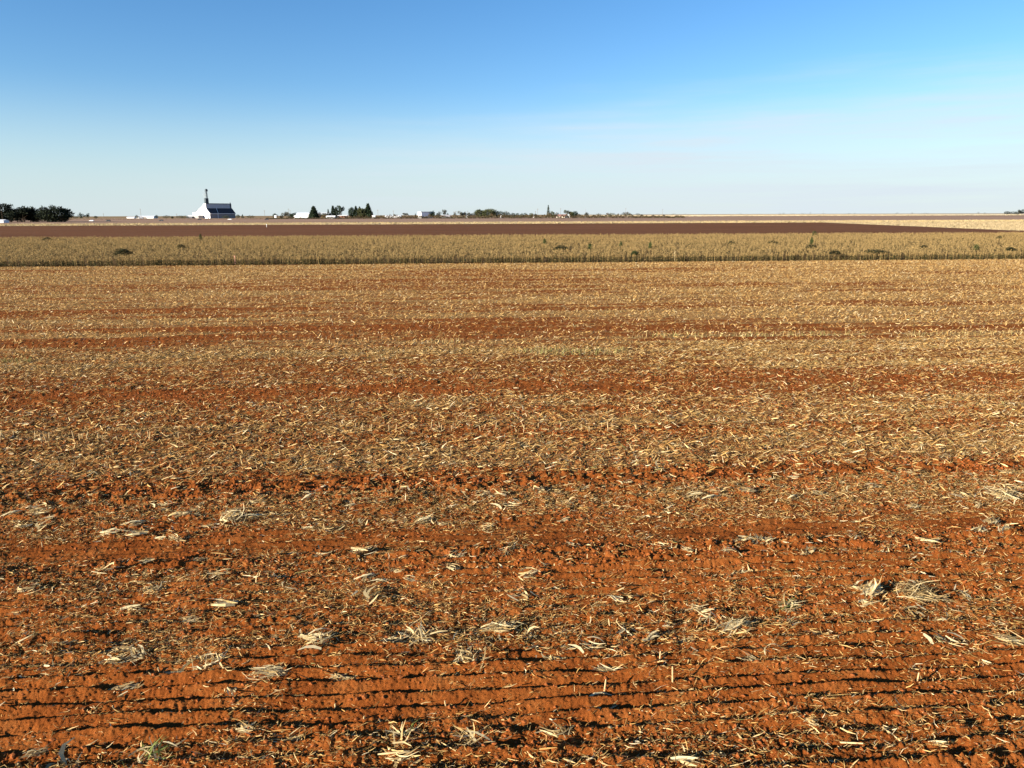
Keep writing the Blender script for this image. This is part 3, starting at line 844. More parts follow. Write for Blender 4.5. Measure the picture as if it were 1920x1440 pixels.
crop_weed(1021, 452, 8, 7, GREEN, "green weed sprig left of the dark flat mound", 100)
crop_weed(1522, 461, 22, 4, DARKG, "dark weed mat at the foot of a tall green weed", 220)
crop_weed(1522, 451, 5, 9, GREEN, "tall slim green weed standing over a dark mat", 120)
crop_weed(1371, 454, 16, 3, DARKG, "faint low weed patch in the maize at centre right", 120)
crop_weed(1566, 471, 22, 2, DARKG, "long low weed mat close to the front row at right", 200)
crop_weed(1643, 469, 46, 1.5, DARKG, "widest thin weed mat in the maize on the right", 320)
crop_weed(1732, 462, 14, 2.5, DARKG, "small dark weed mound in the right part of the maize", 140)
crop_weed(1896, 465, 16, 3, DARKG, "dark weed mound by the right edge of the maize", 160)
crop_weed(1874, 444, 10, 3, DARKG, "tiny weed patch at the far right back of the maize", 80)
crop_weed(1830, 462, 10, 6, GREEN, "yellow green weed sprigs left of the right edge mound", 90)
crop_weed(1450, 453, 20, 3, DARKG, "thin dark weed patch left of the tall slim weed", 120)
crop_weed(376, 443, 4, 8, GREEN, "small upright weed poking above the back edge of the maize", 80)
crop_weed(340, 460, 18, 4, DARKG, "low dark weed mat in the maize left of centre", 140)
crop_weed(1527, 437, 10, 6, GREEN, "yellowish weed tuft at the back edge of the maize", 90)
# dark low bushes at the foot of the front row
for (px, wpx, lab) in ((126, 20, "dark bush wedged into the front maize row, leftmost"), (298, 20, "dark bush wedged into the front maize row, second from left"), (1280, 12, "dark bush in the front maize row beside the tall pale plant")):
    bush(px, 497 - (px - 126) * .0065, wpx, 8, DARKG, lab, "bush", "dark bushes in the front maize row", "bush", 260, 3)
# tall pale plant by the front row
p = ground_at(1265, 491.5)
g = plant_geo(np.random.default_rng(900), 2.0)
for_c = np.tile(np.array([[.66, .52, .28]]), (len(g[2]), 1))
o = link("dry_plant", np_mesh("dry_plant", g[0], g[1], M_MAIZE, for_c), None, p)
tag(o, "tall bleached dry plant sticking out before the maize row", "plant")
# pink marker post
p = ground_at(441, 495)
o = MB(); o.box(-.05, .05, -.05, .05, 0, 1.15)
post = o.build("marker_post", M_PINK, None, p)
MB().box(-.09, .09, -.09, .09, 1.15, 1.30).build("post_cap", M_PINK, post)
tag(post, "faded pink marker post in front of the maize row", "post")
p = ground_at(500, 426)
o = MB(); o.box(-.07, .07, -.07, .07, 0, 1.9)
post = o.build("marker_post", M_WHITE, None, p)
MB().box(-.2, .2, -.10, -.073, 1.4, 1.75).build("sign_plate", M_WHITE, post)
tag(post, "small white post standing in the dark ploughed field", "post")

# ------------------------------------------------------------------ grass on the pale strips, shrub belts
def strip_grass(name, v0, v1, n, hgt, size, cols, label, kind_cat, xr=(0, 1920), u_lim=None, wedge=False):
    q = rng.uniform(0, 1, n); v = v0 + (v1 - v0) * q
    u = rng.uniform(-1, 1, n) * .85 * v + .07 * v if u_lim is None else rng.uniform(u_lim[0], u_lim[1], n)
    if wedge:
        ue = uE + (uA - uE) * (v - V_PLOUGH0) / (V_PLOUGH1 - V_PLOUGH0)
        u = ue + 2 + rng.uniform(0, 1, n) * np.maximum(.9 * v - ue, 5)
    x, y = uv2xy(u, v); P = np.stack([x, y, terrain(x, y)], -1)
    V, F = blades(P, rng.uniform(-3, 3, n), rng.uniform(.7, 1.5, n), hgt * rng.uniform(.5, 1.3, n), size * rng.uniform(.6, 1.4, n), rng.normal(0, .3, n), rng.normal(0, .7, n), 1, .4)
    c = np.array(cols)[rng.integers(0, len(cols), n)] * rng.uniform(.8, 1.15, (n, 1))
    o = link(name, np_mesh(name, V, F, M_STRAW, np.repeat(np.clip(c, 0, .85), 4, 0)))
    return tag(o, label, kind_cat, None, "stuff")
strip_grass("dry_grass", V_PLOUGH1 + 2, V_STRIP1, 26000, .5, .5, [(.48, .36, .18), (.42, .30, .14), (.52, .41, .22)], "pale dry grass along the far edge of the ploughed field", "grass")

strip_grass("dry_grass", V_PLOUGH0 + 60, V_PLOUGH1 + 2, 30000, .45, .4, [(.38, .29, .165), (.33, .25, .135), (.42, .335, .20)], "pale dry grass covering the field right of the ploughed field", "grass", u_lim=(0, 1), wedge=True)
def belt(name, pts, n, h, size, cols, label):
    """shrubs massed along a line of (photo x, distance, height factor)"""
    xs = np.array([p[0] for p in pts], float); ds = np.array([p[1] for p in pts], float); hs_ = np.array([p[2] for p in pts], float)
    q = rng.uniform(xs[0], xs[-1], n)
    D = np.interp(q, xs, ds) + rng.uniform(-25, 25, n)
    X = (q - 960) / FPX * D * 1.0 / math.cos(0) * (FW.y + 0.0) / FW.y
    # exact column: solve with the camera's forward axis
    X = (q - 960) / FPX * (D * FW.y)
    lump = vnoise(q / 7.0, D * 0 + 3.3, 5) * vnoise(q / 2.5, D * 0 + 1.1, 8) * 2
    hh = h * np.interp(q, xs, hs_) * (.35 + lump) * rng.uniform(0, 1, n) ** .7
    P = np.stack([X, D, terrain(X, D) + hh], -1)
    V, F = blades(P, rng.uniform(-3, 3, n), rng.uniform(-.5, 1.2, n), size * rng.uniform(.5, 1.4, n), size * rng.uniform(.5, 1., n), rng.normal(0, .3, n), rng.normal(0, .8, n), 1, .4)
    c = np.array(cols)[rng.integers(0, len(cols), n)] * rng.uniform(.7, 1.2, (n, 1))
    o = link(name, np_mesh(name, V, F, M_LEAF, np.repeat(np.clip(c, 0, .85), 4, 0)))
    return tag(o, label, "shrubs", None, "stuff")
BELT = [(.085, .055, .028), (.07, .06, .026), (.10, .06, .03), (.05, .048, .02)]
belt("shrub_belt", [(500, 1010, .2), (600, 1010, .35), (690, 1000, .8), (760, 1000, 1), (1000, 980, 1.05), (1180, 980, 1.05), (1240, 980, .9), (1285, 990, .3)], 15000, 4.0, 1.1, BELT, "brown green belt of low scrub before the farm buildings")
HD = fa.y - 28
belt("hedge_line", [(1240, HD, 1), (1500, HD, .8), (1900, HD, .8), (1960, HD, .8)], 2600, .75, .6, [(.09, .08, .03), (.12, .09, .04)], "thin dark hedge line between the far fields on the right")
belt("weed_line", [(-20, 1000, .4), (150, 1000, .5), (300, 1000, .7), (420, 1000, .5), (520, 1005, .6)], 1800, .9, .7, [(.16, .11, .05), (.22, .16, .07), (.10, .075, .03)], "patchy brown weeds along the road on the left")

strip_grass("dry_grass", vF + 5, vF + 1500, 26000, .7, 1.4, [(.50, .41, .27), (.45, .36, .225), (.54, .45, .31)], "pale dry grass on the farthest field at the right", "grass", u_lim=(uF, uF + 900))
# ------------------------------------------------------------------ trees
def tree(px, D, wpx, hpx, form, cols, label, cat="tree", group=None, trunk=.15, n=None, seed=0, name="tree"):
    p = at_depth(px, D); s_ = D * FW.y / FPX
    wd = wpx * s_; ht = hpx * s_
    g = np.random.default_rng(abs(int(px * 7)) + seed)
    n = n or int(np.clip(wpx * hpx * 5, 320, 2200)); wd *= 1.15
    q = g.normal(0, 1, (n, 3)); q /= np.linalg.norm(q, axis=1)[:, None]
    q *= g.uniform(.25, 1, (n, 1)) ** .45
    if form == 'cone':
        t = g.uniform(0, 1, n) ** 1.25; rr = (1 - t) ** .8 * np.sqrt(g.uniform(.2, 1, n)); a = g.uniform(0, 6.28, n)
        rr *= 1 + .35 * (vnoise(a * 1.5 + 9, t * 7, int(px)) - .5)
        P = np.stack([rr * np.cos(a) * wd / 2, rr * np.sin(a) * wd / 2, ht * (trunk * .6 + (1 - trunk * .6) * t)], -1)
    elif form == 'clumps':
        k = 9; c0 = g.normal(0, 1, (k, 3)) * np.array([.25, .25, .2]) + np.array([0, 0, .55]); r0 = g.uniform(.16, .27, k)
        ci = g.integers(0, k, n); P = (c0[ci] + q * r0[ci][:, None]) * np.array([wd, wd, ht]); P[:, 2] = np.clip(P[:, 2], ht * trunk, ht)
    elif form == 'flat':
        k = 6; c0 = np.stack([g.uniform(-.34, .34, k), g.uniform(-.34, .34, k), g.uniform(.68, .9, k)], -1); ci = g.integers(0, k, n)
        P = (c0[ci] + q * np.array([.2, .2, .11])) * np.array([wd, wd, ht])
    else:   # round
        bump = 1 + .4 * (vnoise(q[:, 0] * 3 + px, q[:, 1] * 3 + q[:, 2] * 2.3, int(px)) - .5)
        P = q * bump[:, None] * np.array([wd / 2, wd / 2, ht * (1 - trunk) / 2]); P[:, 2] += ht * (1 + trunk) / 2
    sz = max(.13 * min(wd, ht), .7)
    V, F = blades(P, g.uniform(-3, 3, n), g.uniform(-.7, 1.1, n), sz * g.uniform(.6, 1.5, n), sz * g.uniform(.4, .9, n), g.normal(0, .3, n), g.normal(0, .8, n), 1, .3)
    c = np.array(cols)[g.integers(0, len(cols), n)] * g.uniform(.65, 1.2, (n, 1))
    root = empty(name, p, label, cat, group)
    link("crown", np_mesh("crown", V, F, M_LEAF, np.repeat(np.clip(c, 0, 1), 4, 0)), root)
    m = MB(); top = ht * .75
    m.bar((0, 0, -.1), (0, 0, top * .5), ht * .028 + .06, ht * .02 + .04, 7); m.bar((0, 0, top * .5), (wd * .03, 0, top), ht * .02 + .04, ht * .006, 6)
    for k in range(4):
        a = 6.28 * k / 4 + g.uniform(0, 1); z0 = ht * (.25 + .1 * k)
        m.bar((0, 0, z0), (math.cos(a) * wd * .26, math.sin(a) * wd * .26, z0 + ht * .22), ht * .011 + .02, ht * .004, 5)
    m.build("trunk", M_BARK, root)
    return root
PINE = [(.010, .016, .009), (.014, .021, .011), (.019, .025, .012)]
CON = [(.03, .05, .024), (.04, .06, .03), (.025, .04, .022)]
OLIVE = [(.085, .095, .04), (.11, .115, .05), (.06, .07, .03)]
GREY = [(.10, .10, .075), (.13, .125, .095), (.075, .08, .06)]
LG = "dark pines at the left edge"
tree(-14, 742, 34, 34, 'clumps', PINE, "tall dark pine cut by the left picture edge", group=LG, n=1300)
tree(6, 735, 22, 33, 'clumps', PINE, "tall ragged pine behind the small white shed", group=LG, n=900)
tree(21, 742, 20, 33, 'clumps', PINE, "thin topped pine second in the dark group", group=LG, n=800)
tree(45, 738, 36, 31, 'clumps', PINE, "broad dark pine in the middle of the left group", group=LG, n=1500, trunk=.12)
tree(33, 750, 22, 24, 'round', PINE, "lower dark tree filling in behind the broad pine", group=LG, n=800, trunk=.3)
tree(58, 748, 22, 25, 'round', PINE, "dark tree to the right behind the broad pine", group=LG, n=800, trunk=.1)
tree(71, 740, 18, 23, 'clumps', PINE, "small pine left of the big rounded tree", group=LG, n=700, trunk=.1)
tree(106, 735, 54, 28, 'round', PINE + [(.024, .033, .011)], "big rounded dense tree ending the dark group", group=LG, n=2600, trunk=.0)
tree(92, 742, 30, 22, 'round', PINE, "shorter round tree merging into the big rounded one", group=LG, n=1100, trunk=.0)
tree(14, 752, 26, 20, 'round', PINE, "low dark tree filling the foot of the thin topped pine", group=LG, n=1000, trunk=.0)
tree(40, 755, 30, 15, 'round', PINE, "low dark thicket under the broad pine", group=LG, n=1000, trunk=.0)
tree(68, 752, 26, 16, 'round', PINE, "low dark thicket under the small pine", group=LG, n=1000, trunk=.0)
tree(-6, 755, 26, 22, 'round', PINE, "dark thicket behind the small white shed", group=LG, n=1000, trunk=.0)
FT = "trees around the farm buildings"
D2 = 1090
for (px, w_, h_, form, cols, lab) in [
 (589, 17, 19, 'cone', CON, "dark conifer standing before the long white shed"),
 (599, 8, 10, 'round', CON, "small dark shrub tree right of the shed conifer"),
 (609, 14, 9, 'round', OLIVE, "olive low tree under the white shed roof"),
 (616, 7, 15, 'cone', CON, "slender small conifer between the shed and the tree pair"),
 (625, 11, 20, 'cone', CON, "left conifer of the tight dark pair"),
 (631, 11, 18, 'cone', CON, "right conifer of the tight dark pair"),
 (640, 10, 20, 'clumps', CON, "round headed tree with bare gap behind the white house"),
 (660, 11, 18, 'round', CON, "dark rounded tree leftmost of the group of four"),
 (668, 12, 19, 'cone', CON, "dark pointed tree second of the group of four"),
 (679, 17, 17, 'round', OLIVE, "broad olive tree third of the group of four"),
 (675, 8, 19, 'cone', CON, "thin conifer behind the broad olive tree"),
 (691, 15, 23, 'cone', CON, "tallest conifer closing the group of four"),
 (694, 10, 11, 'round', CON, "low dark tree at the foot of the tallest conifer"),
 (516, 9, 8, 'round', CON, "small round dark tree left of the white shed"),
 (537, 11, 10, 'clumps', GREY, "greyish bush tree near the thin masts"),
 (544, 7, 8, 'round', CON, "small dark tree between the grey bush and the shed"),
 (552, 11, 10, 'clumps', CON, "dark tree touching the left end of the white shed"),
 (528, 6, 5, 'round', GREY, "little grey bush left of the greyish bush tree"),
 (762, 11, 8, 'flat', GREY, "lone flat topped thorn tree on the skyline"),
 (779, 3, 7, 'cone', GREY, "tiny slim tree at the left of the ribbed building"),
 (812, 8, 13, 'clumps', CON, "dark tree touching the right end of the ribbed building"),
 (821, 7, 7, 'round', CON, "low dark tree between ribbed building and grey roof"),
 (835, 8, 12, 'clumps', GREY, "greyish tree rising behind the grey roofed house"),
 (824, 4, 11, 'clumps', GREY, "thin grey tree left of the grey roofed house"),
 (867, 14, 9, 'clumps', GREY, "pale grey tree with gaps near two poles"),
 (881, 8, 9, 'clumps', GREY, "small grey tree left of the olive domes"),
 (888, 6, 7, 'round', GREY, "faint grey bush against the first olive dome"),
 (898, 14, 12, 'round', OLIVE, "first olive dome shaped tree"),
 (917, 24, 12.5, 'round', OLIVE, "second and wider olive dome shaped tree"),
 (933, 9, 10, 'round', CON, "first round dark tree in the even row"),
 (940, 8, 9.5, 'round', CON, "second round dark tree in the even row"),
 (947, 8, 9.5, 'round', CON, "third round dark tree in the even row"),
 (954, 7, 8, 'round', CON, "fourth round dark tree in the even row"),
 (962, 8, 7, 'round', CON, "fifth round dark tree in the even row"),
 (970, 8, 6.5, 'round', CON, "sixth round dark tree in the even row"),
 (978, 6, 6, 'round', CON, "seventh round dark tree in the even row"),
 (985, 8, 6.5, 'round', CON, "eighth round dark tree in the even row"),
 (996, 8, 6.5, 'round', OLIVE, "ninth round tree in the even row, paler olive"),
 (1004, 6, 5.5, 'round', CON, "last small round tree of the even row"),
 (1028, 7, 18, 'cone', CON, "tall narrow skyline conifer left of the brown roofed house"),
 (1035, 9, 9, 'round', OLIVE, "olive bush tree beside the narrow skyline conifer"),
 (1040, 4, 4, 'round', CON, "little bush left of the brown roofed house"),
 (1046, 4, 7, 'round', CON, "dark shrub against the end of the brown roofed house"),
 (1069, 12, 11, 'clumps', OLIVE, "leafy tree right of the brown roofed house"),
 (1078, 10, 9, 'round', CON, "dark round tree next to the leafy tree"),
 (1102, 9, 8, 'clumps', GREY, "grey open tree at the foot of the thin mast"),
 (1122, 9, 4, 'round', GREY, "low grey bush on the skyline right of the mast"),
 (1147, 12, 5, 'round', OLIVE, "olive mound bush left of the dark skyline bush"),
 (1174, 15, 6, 'round', DARKG, "dark mound bush under a faint pole"),
 (1196, 8, 4, 'round', DARKG, "small dark bush right of the mound bush"),
 (446, 7, 6, 'round', CON, "small square shaped tree right of the silo"),
 (455, 5, 6, 'cone', CON, "small pointed tree right of the square shaped one"),
 (470, 14, 4.5, 'round', DARKG, "low dark bush well right of the silo"),
 (424, 12, 5, 'round', OLIVE, "olive bush against the long dark silo wall"),
 (312, 13, 4.5, 'round', DARKG, "low bush right of the dark car on the left road"),
 (323, 4, 3, 'round', DARKG, "tiny bush between two low bushes left of the silo"),
 (337, 12, 4.5, 'round', DARKG, "dark low bush left of the olive one near the silo"),
 (346, 13, 4.5, 'round', OLIVE, "olive low bush just left of the grey silo roof"),
 (152, 9, 9, 'clumps', CON, "small dark tree right of the pine group"),
 (166, 7, 8, 'clumps', CON, "small open tree behind the white car"),
 (180, 6, 4, 'round', DARKG, "small round bush right of the white car"),
 (141, 12, 4, 'round', DARKG, "low bush touching the right of the pine group"),
 (257, 5, 5, 'round', CON, "small bush at the left end of the white barn"),
 (294, 5, 5, 'round', CON, "small bush at the right end of the white barn"),
 ]:
    dd = D2
    if px in (424,): dd = 1085
    if px < 320: dd = 1180
    if px in (446, 455, 470, 337, 346, 323): dd = 1150
    if px > 1110: dd = 1500
    if px in (589, 599, 609, 616): dd = 1060
    tree(px, dd, w_ * 1.05, h_ * ((1.22 if 820 < px < 1110 else 1.08) if dd < 1300 else 1.0) + (0.6 if dd < 1300 else 1.5), form, cols, lab, "tree" if h_ > 5 else "bush", FT if 500 < px < 1110 else "scattered trees on the skyline", .15 if form != 'round' else .04, seed=3, name="tree" if h_ > 5 else "bush")
for (px, w_, h_, lab) in [
 (1263, 8, 3, "far low bush above the start of the pale field"), (1285, 10, 2, "far flat bush left on the pale skyline"),
 (1322, 18, 2.2, "wide flat bush on the pale skyline"), (1388, 7, 3.2, "rounded far bush in the middle of the pale skyline"),
 (1420, 16, 2, "long thin far bush right of the rounded one"), (1462, 5, 3, "far bush left of the twin bushes"),
 (1469, 4, 3, "far bush right of its twin"), (1487, 10, 3, "far dome bush left of the upright tree"),
 (1506, 9, 3, "far bush just left of the upright tree"), (1519, 3, 4.5, "far little upright tree on the skyline"),
 (1544, 12, 2.4, "far low bush beneath a faint pole"), (1591, 7, 2.6, "far bush, left of a pair on the right skyline"),
 (1602, 6, 2.6, "far bush, right of a pair on the right skyline"), (1681, 6, 3, "far dark bush right of the middle of the pale field"),
 (1710, 3, 4, "far tiny upright tree left of a long bush"), (1733, 17, 3.2, "far long bush on the right skyline"),
 (1834, 4, 4, "far small tree before the right edge"), (1846, 5, 3, "far small bush right of the small tree")]:
    tree(px, 2600, w_, h_ + 1.0, 'round', [(.09, .095, .075), (.11, .11, .09)], lab, "bush", "far bushes on the right skyline", .0, 70, 9, "bush")
for (px, w_, h_, lab) in [(1888, 10, 5.5, "left and lowest tree of the right edge group"), (1899, 12, 5, "middle tree of the right edge group"), (1910, 11, 8, "tall tree of the right edge group"), (1921, 14, 9, "tallest tree cut by the right picture edge")]:
    tree(px, 1900, w_, h_ + .5, 'clumps' if h_ > 7 else 'round', [(.028, .036, .024), (.036, .044, .03)], lab, "tree", "dark trees at the right edge", .0, 700, 5)
# small bushes on the pale strip
for px in (150, 352, 382, 395, 418, 445, 570, 630, 780, 829, 874, 942, 996, 1048, 1120, 1150, 1273, 1333, 1352, 1413, 1480, 1490, 1508, 1538, 1545, 1684, 1790, 1812, 1480):
    py = 420.6 - (px - 960) * .0052
    if px > 1600: py = 421 + (px - 1600) * .022
    bush(px + .3, py, random.uniform(4, 8), random.uniform(2, 3), DARKG + [(.16, .09, .05)], "low dark bush on the pale strip behind the ploughed field", "bush", "low bushes along the pale strip", "bush", 60, 1)

# ------------------------------------------------------------------ buildings
def px_m(D): return D * FW.y / FPX

def grain_store():
    D = 1150.0
    p = at_depth(394.3, D)
    al = R(55)
    root = empty("grain_silo_shed", p, "tall white gabled grain store with dark long side and elevator tower", "grain store", None, al)
    # local x along the long side (away to the right), local y across the gable (to the left)
    W_, L_ = 46.0, 45.0
    prof = [(0, 0), (0, 7.6), (8.5, 15.2), (8.5, 22.2), (13, 22.6), (17, 19.6), (38, 9.2), (W_, 8.6), (W_, 0)]
    wl = MB().prism(prof, .4, L_ - .2)
    for k in range(11): wl.box(2 + k * 4, 2.35 + k * 4, -.2, -.003, 0, 6.8)
    wl.build("wall", M_GREYWALL, root)  # grey of the long side has its shade painted in
    # white sheeted gable end, 0.4 m thick
    MB().prism([(y, z) for y, z in prof], -.1, .397).build("gable_wall", M_SHEET, root)
    # roof slope over the near long side and raised monitor above it; slope and monitor wall carry shade in their colour
    def slab(name, a, b, x0, x1, th, mat):
        a = Vector((0, *a)); b = Vector((0, *b)); n = (b - a).normalized(); nn = Vector((0, -n.z, n.y)) * th
        if nn.z < 0 or (abs(nn.z) < 1e-6 and nn.y > 0): nn = -nn
        q = [(a.y, a.z), (b.y, b.z), (b.y + nn.y, b.z + nn.z), (a.y + nn.y, a.z + nn.z)]
        return MB().prism(q, x0, x1).build(name, mat, root)
    slab("roof", (-.6, 7.15), (8.45, 15.2), 1.5, L_ + .4, .25, M_SHADEROOF)
    m = MB().box(1.5, L_ - 3, 8.1, 8.48, 15.3, 21.9)
    for k in range(14): m.box(3 + k * 2.9, 3.18 + k * 2.9, 8.0, 8.098, 15.4, 21.8)
    m.build("monitor_wall", M_BLUE, root)
    slab("monitor_roof", (7.6, 22.3), (13.2, 22.75), 1.2, L_ - 2.6, .25, M_STEEL)
    slab("roof", (13.2, 22.6), (17, 19.75), .6, L_, .2, M_SHEET)
    slab("roof", (17, 19.75), (38.2, 9.3), .6, L_, .2, M_SHEET)
    MB().box(.5, L_ + .3, -.95, -.55, 6.9, 7.5).build("gutter", M_WHITE, root)
    MB().box(13.4, 14.1, -.5, -.05, 0, 6.9).build("downpipe", M_WHITE, root)
    MB().bar((17.3, 7.9, 15.6), (13.8, -.9, 7.7), .3).build("roof_pipe", M_WHITE, root)
    MB().box(-.35, -.103, 3, 6, 0, 5.5).build("door", M_GREYWALL, root)
    # annexe in front of the gable
    an = MB().box(-9, -1.2, 17, 44, 0, 3.6).build("annexe", M_GREYWALL, root)
    MB().prism([(16.5, 3.62), (44.5, 3.62), (44.5, 4.6), (16.5, 5.0)], -9.6, -.9).build("annexe_roof", M_BLUE, an)
    # loading spout on the left shoulder
    MB().bar((.5, 40, 9.4), (.5, 31, 13.4), .5).build("loading_spout", M_STEEL, root)
    # elevator tower: lower housing, leg, head, side frame
    tw = MB().box(1, 6, 9.3, 13.2, 22.9, 30.5).build("elevator_tower", M_STEEL, root)
    leg = MB()
    for (a, b) in ((0, 0), (1.5, 0), (1.5, 1.5), (0, 1.5)):
        leg.bar((3.4 + a, 8.6 + b, 22.5), (3.4 + a, 9.6 + b, 41.0), .22, .2, 5)
    for k in range(9):
        z = 23.5 + k * 2; leg.bar((3.4, 8.6 + k * .1, z), (4.9, 10.1 + k * .1, z + 2), .13, .13, 4); leg.bar((4.9, 8.6 + k * .1, z), (3.4, 10.1 + k * .1, z + 2), .13, .13, 4)
    leg.bar((4.15, 9.4, 22.8), (4.15, 10.2, 41), .55, .5, 8)
    leg.build("elevator_leg", M_STEEL, root)
    hd = MB(); hd.box(2.6, 5.8, 8.8, 11.6, 40.8, 43.2); hd.prism([(8.8, 43.2), (11.6, 43.2), (10.8, 44.4), (9.6, 44.4)], 2.8, 5.6)
    hd.build("elevator_head", M_STEEL, root)
    fr = MB()
    for (a, b) in ((0, 0), (3, 0), (3, 3), (0, 3)): fr.bar((1 + a, 11.5 + b, 30.5), (1 + a, 11.5 + b, 40.5), .12, .12, 4)
    for k in range(4):
        z = 32.5 + k * 2.6
        fr.bar((1, 11.5, z), (4, 11.5, z), .1, .1, 4); fr.bar((1, 14.5, z), (4, 14.5, z), .1, .1, 4); fr.bar((1, 11.5, z), (1, 14.5, z), .1, .1, 4); fr.bar((4, 11.5, z), (4, 14.5, z), .1, .1, 4)
    fr.build("ladder_frame", M_GALV, root)
    MB().bar((3, 13.5, 31), (4, 10.5, 40.6), .3, .3, 6).build("spout", M_GALV, root)
    # vent with cap at the far end of the ridge
    v_ = MB(); v_.bar((L_ - 2, 8.5, 14.6), (L_ - 2, 8.5, 22), .7, .7, 8); v_.bar((L_ - 2, 8.5, 20), (L_ - 2, 8.5, 22.5), 1.4, 1.2, 8); v_.bar((L_ - 2, 8.5, 22.5), (L_ - 2, 8.5, 24.8), 1.2, .25, 8)
    v_.build("vent_stack", M_STEEL, root)
grain_store()

def shed(px0, px1, D, eave_px, ridge_px, depth, wall, roof, label, cat, name="farm_shed", rot=0.0, door=True, windows=0, ridge_along=True):
    p = at_depth((px0 + px1) / 2, D); s_ = px_m(D)
    W_ = (px1 - px0) * s_; e = eave_px * s_; r = ridge_px * s_
    root = empty(name, p, label, cat, None, rot)
    if ridge_along:
        prof = [(-depth / 2, 0), (-depth / 2, e), (0, r), (depth / 2, e), (depth / 2, 0)]
        MB().prism(prof, -W_ / 2, W_ / 2).build("wall", wall, root)
        t = .18
        for sg in (-1, 1):
            q = [(sg * (depth / 2 + .5), e + .02 - .5 * (r - e) / (depth / 2)), (0, r + .02), (0, r + .02 + t), (sg * (depth / 2 + .5), e + .02 + t - .5 * (r - e) / (depth / 2))]
            MB().prism(q, -W_ / 2 - .4, W_ / 2 + .4).build("roof", roof, root)
        f = -depth / 2
        if door: MB().box(-W_ * .12, W_ * .1, f - .08, f - .003, 0, e * .8).build("door", M_GREYWALL, root)
        for k in range(windows):
            x = -W_ / 2 + W_ * (k + .5) / windows
            if door and abs(x) < W_ * .16: continue
            fr = MB().box(x - .7, x + .7, f - .08, f - .003, e * .42, e * .8).build("window", M_WHITE, root)
            MB().box(x - .6, x + .6, f - .1, f - .083, e * .46, e * .76).build("pane", M_GLASS, fr)
    return root
shed(-14, 12, 700, 4.2, 5.6, 8, M_SHEET, M_SHEET, "small white shed half cut by the left picture edge", "shed", windows=2)
shed(260, 292, 1190, 3.6, 4.6, 14, M_SHEET, M_SHEET, "long low white barn on the left skyline", "barn", windows=0)
shed(240, 254, 1230, 2.0, 2.8, 8, M_SHEET, M_SHEET, "small flat white shed left of the long low barn", "shed", door=False)
shed(352, 362, 1160, 2.6, 3.6, 9, M_GREYWALL, M_BLUE, "low grey roofed shed at the left foot of the grain store", "shed", door=False)
shed(559, 582, 1080, 8, 10.8, 30, M_SHEET, M_SHEET, "tall white end block of the long farm shed", "shed", rot=.15, door=False)
shed(583, 618, 1085, 7, 10.2, 22, M_BRICK, M_SHEET, "white roofed long shed with brown wall behind the conifer", "shed", rot=.1)
shed(613, 629, 1030, 3.2, 5.4, 9, M_WHITE, M_WHITE, "small white farmhouse in front of the dark conifer pair", "house", "farmhouse", windows=4)
def carport(px0, px1, D, label):
    p = at_depth((px0 + px1) / 2, D); s_ = px_m(D); W_ = (px1 - px0) * s_
    root = empty("carport", p, label, "carport")
    MB().prism([(-4, 4.1), (4, 4.8), (4, 5.05), (-4, 4.35)], -W_ / 2, W_ / 2).build("roof", M_WHITE, root)
    for x in (-.45, -.15, .15, .45):
        for y in (-3.6, 3.6): MB().bar((W_ * x, y, 0), (W_ * x, y, 4.1 if y < 0 else 4.7), .1).build("post", M_GALV, root)
    MB().box(-W_ / 2 + .3, W_ / 2 - .3, 3.8, 3.95, 0, 3.4).build("back_wall", M_BRICK, root)
carport(634, 652, 1030, "open carport with white roof right of the small farmhouse")
shed(698, 704, 1060, 4.4, 5.4, 6, M_WHITE, M_WHITE, "tiny white hut right of the tallest conifer", "hut", door=False)
shed(723, 752, 1300, 2.2, 3.4, 12, M_SHEET, M_SHEET, "low white shed half hidden behind the scrub", "shed", door=False)
def ribbed_building():
    D = 1080; p = at_depth(790.0, D); s_ = px_m(D); al = R(40)
    root = empty("ribbed_building", p, "white ribbed block building with shaded blue grey side", "building", None, al)
    W_, L_, h = 6.5 / .6 * s_ * 1.0, 22 * s_ / .78, 11.2 * s_
    wl = MB().box(0, L_, 0, W_, 0, h)
    for k in range(9): wl.box(k * L_ / 8.6, k * L_ / 8.6 + .45, -.3, -.003, 0, h - .4)
    wl.build("wall", M_PALEBLUE, root)
    m = MB()
    for k in range(3): m.box(-.4, -.003, .4 + k * W_ / 3, W_ / 3 - .4 + k * W_ / 3, 0, h)
    m.build("end_panel", M_WHITE, root)
    MB().box(-.6, L_ + .3, -.5, W_ + .3, h + .003, h + .5).build("roof", M_GALV, root)
ribbed_building()
shed(829, 846, 1080, 1.2, 5.6, 12, M_GREYWALL, M_GREYROOF, "house with broad grey hipped roof below the grey tree", "house", "farmhouse", windows=3)
shed(1046, 1063, 1070, 2.6, 6.0, 12, M_CREAM, M_BROWNROOF, "cream house with brown roof right of the tall narrow conifer", "house", "farmhouse", rot=-.5, windows=4)
for (px, D, w_, h_, lab) in ((1066.5, 1040, 3, 2.6, "tiny white hut right of the brown roofed house"), (1001, 1040, 2, 2.2, "tiny white hut at the end of the even tree row"), (939, 1040, 1.8, 2.2, "tiny white hut before the even tree row"), (875, 1040, 2.4, 2.2, "tiny white hut left of the olive domes"), (517, 1060, 3.2, 3, "tiny white hut below the small round dark tree"), (554, 1050, 4, 2.6, "tiny white hut before the left end of the white shed")):
    shed(px - w_ / 2, px + w_ / 2, 1085, h_ * .8 + 2.2, h_ + 2.6, 3, M_WHITE, M_WHITE, lab, "hut", door=False)

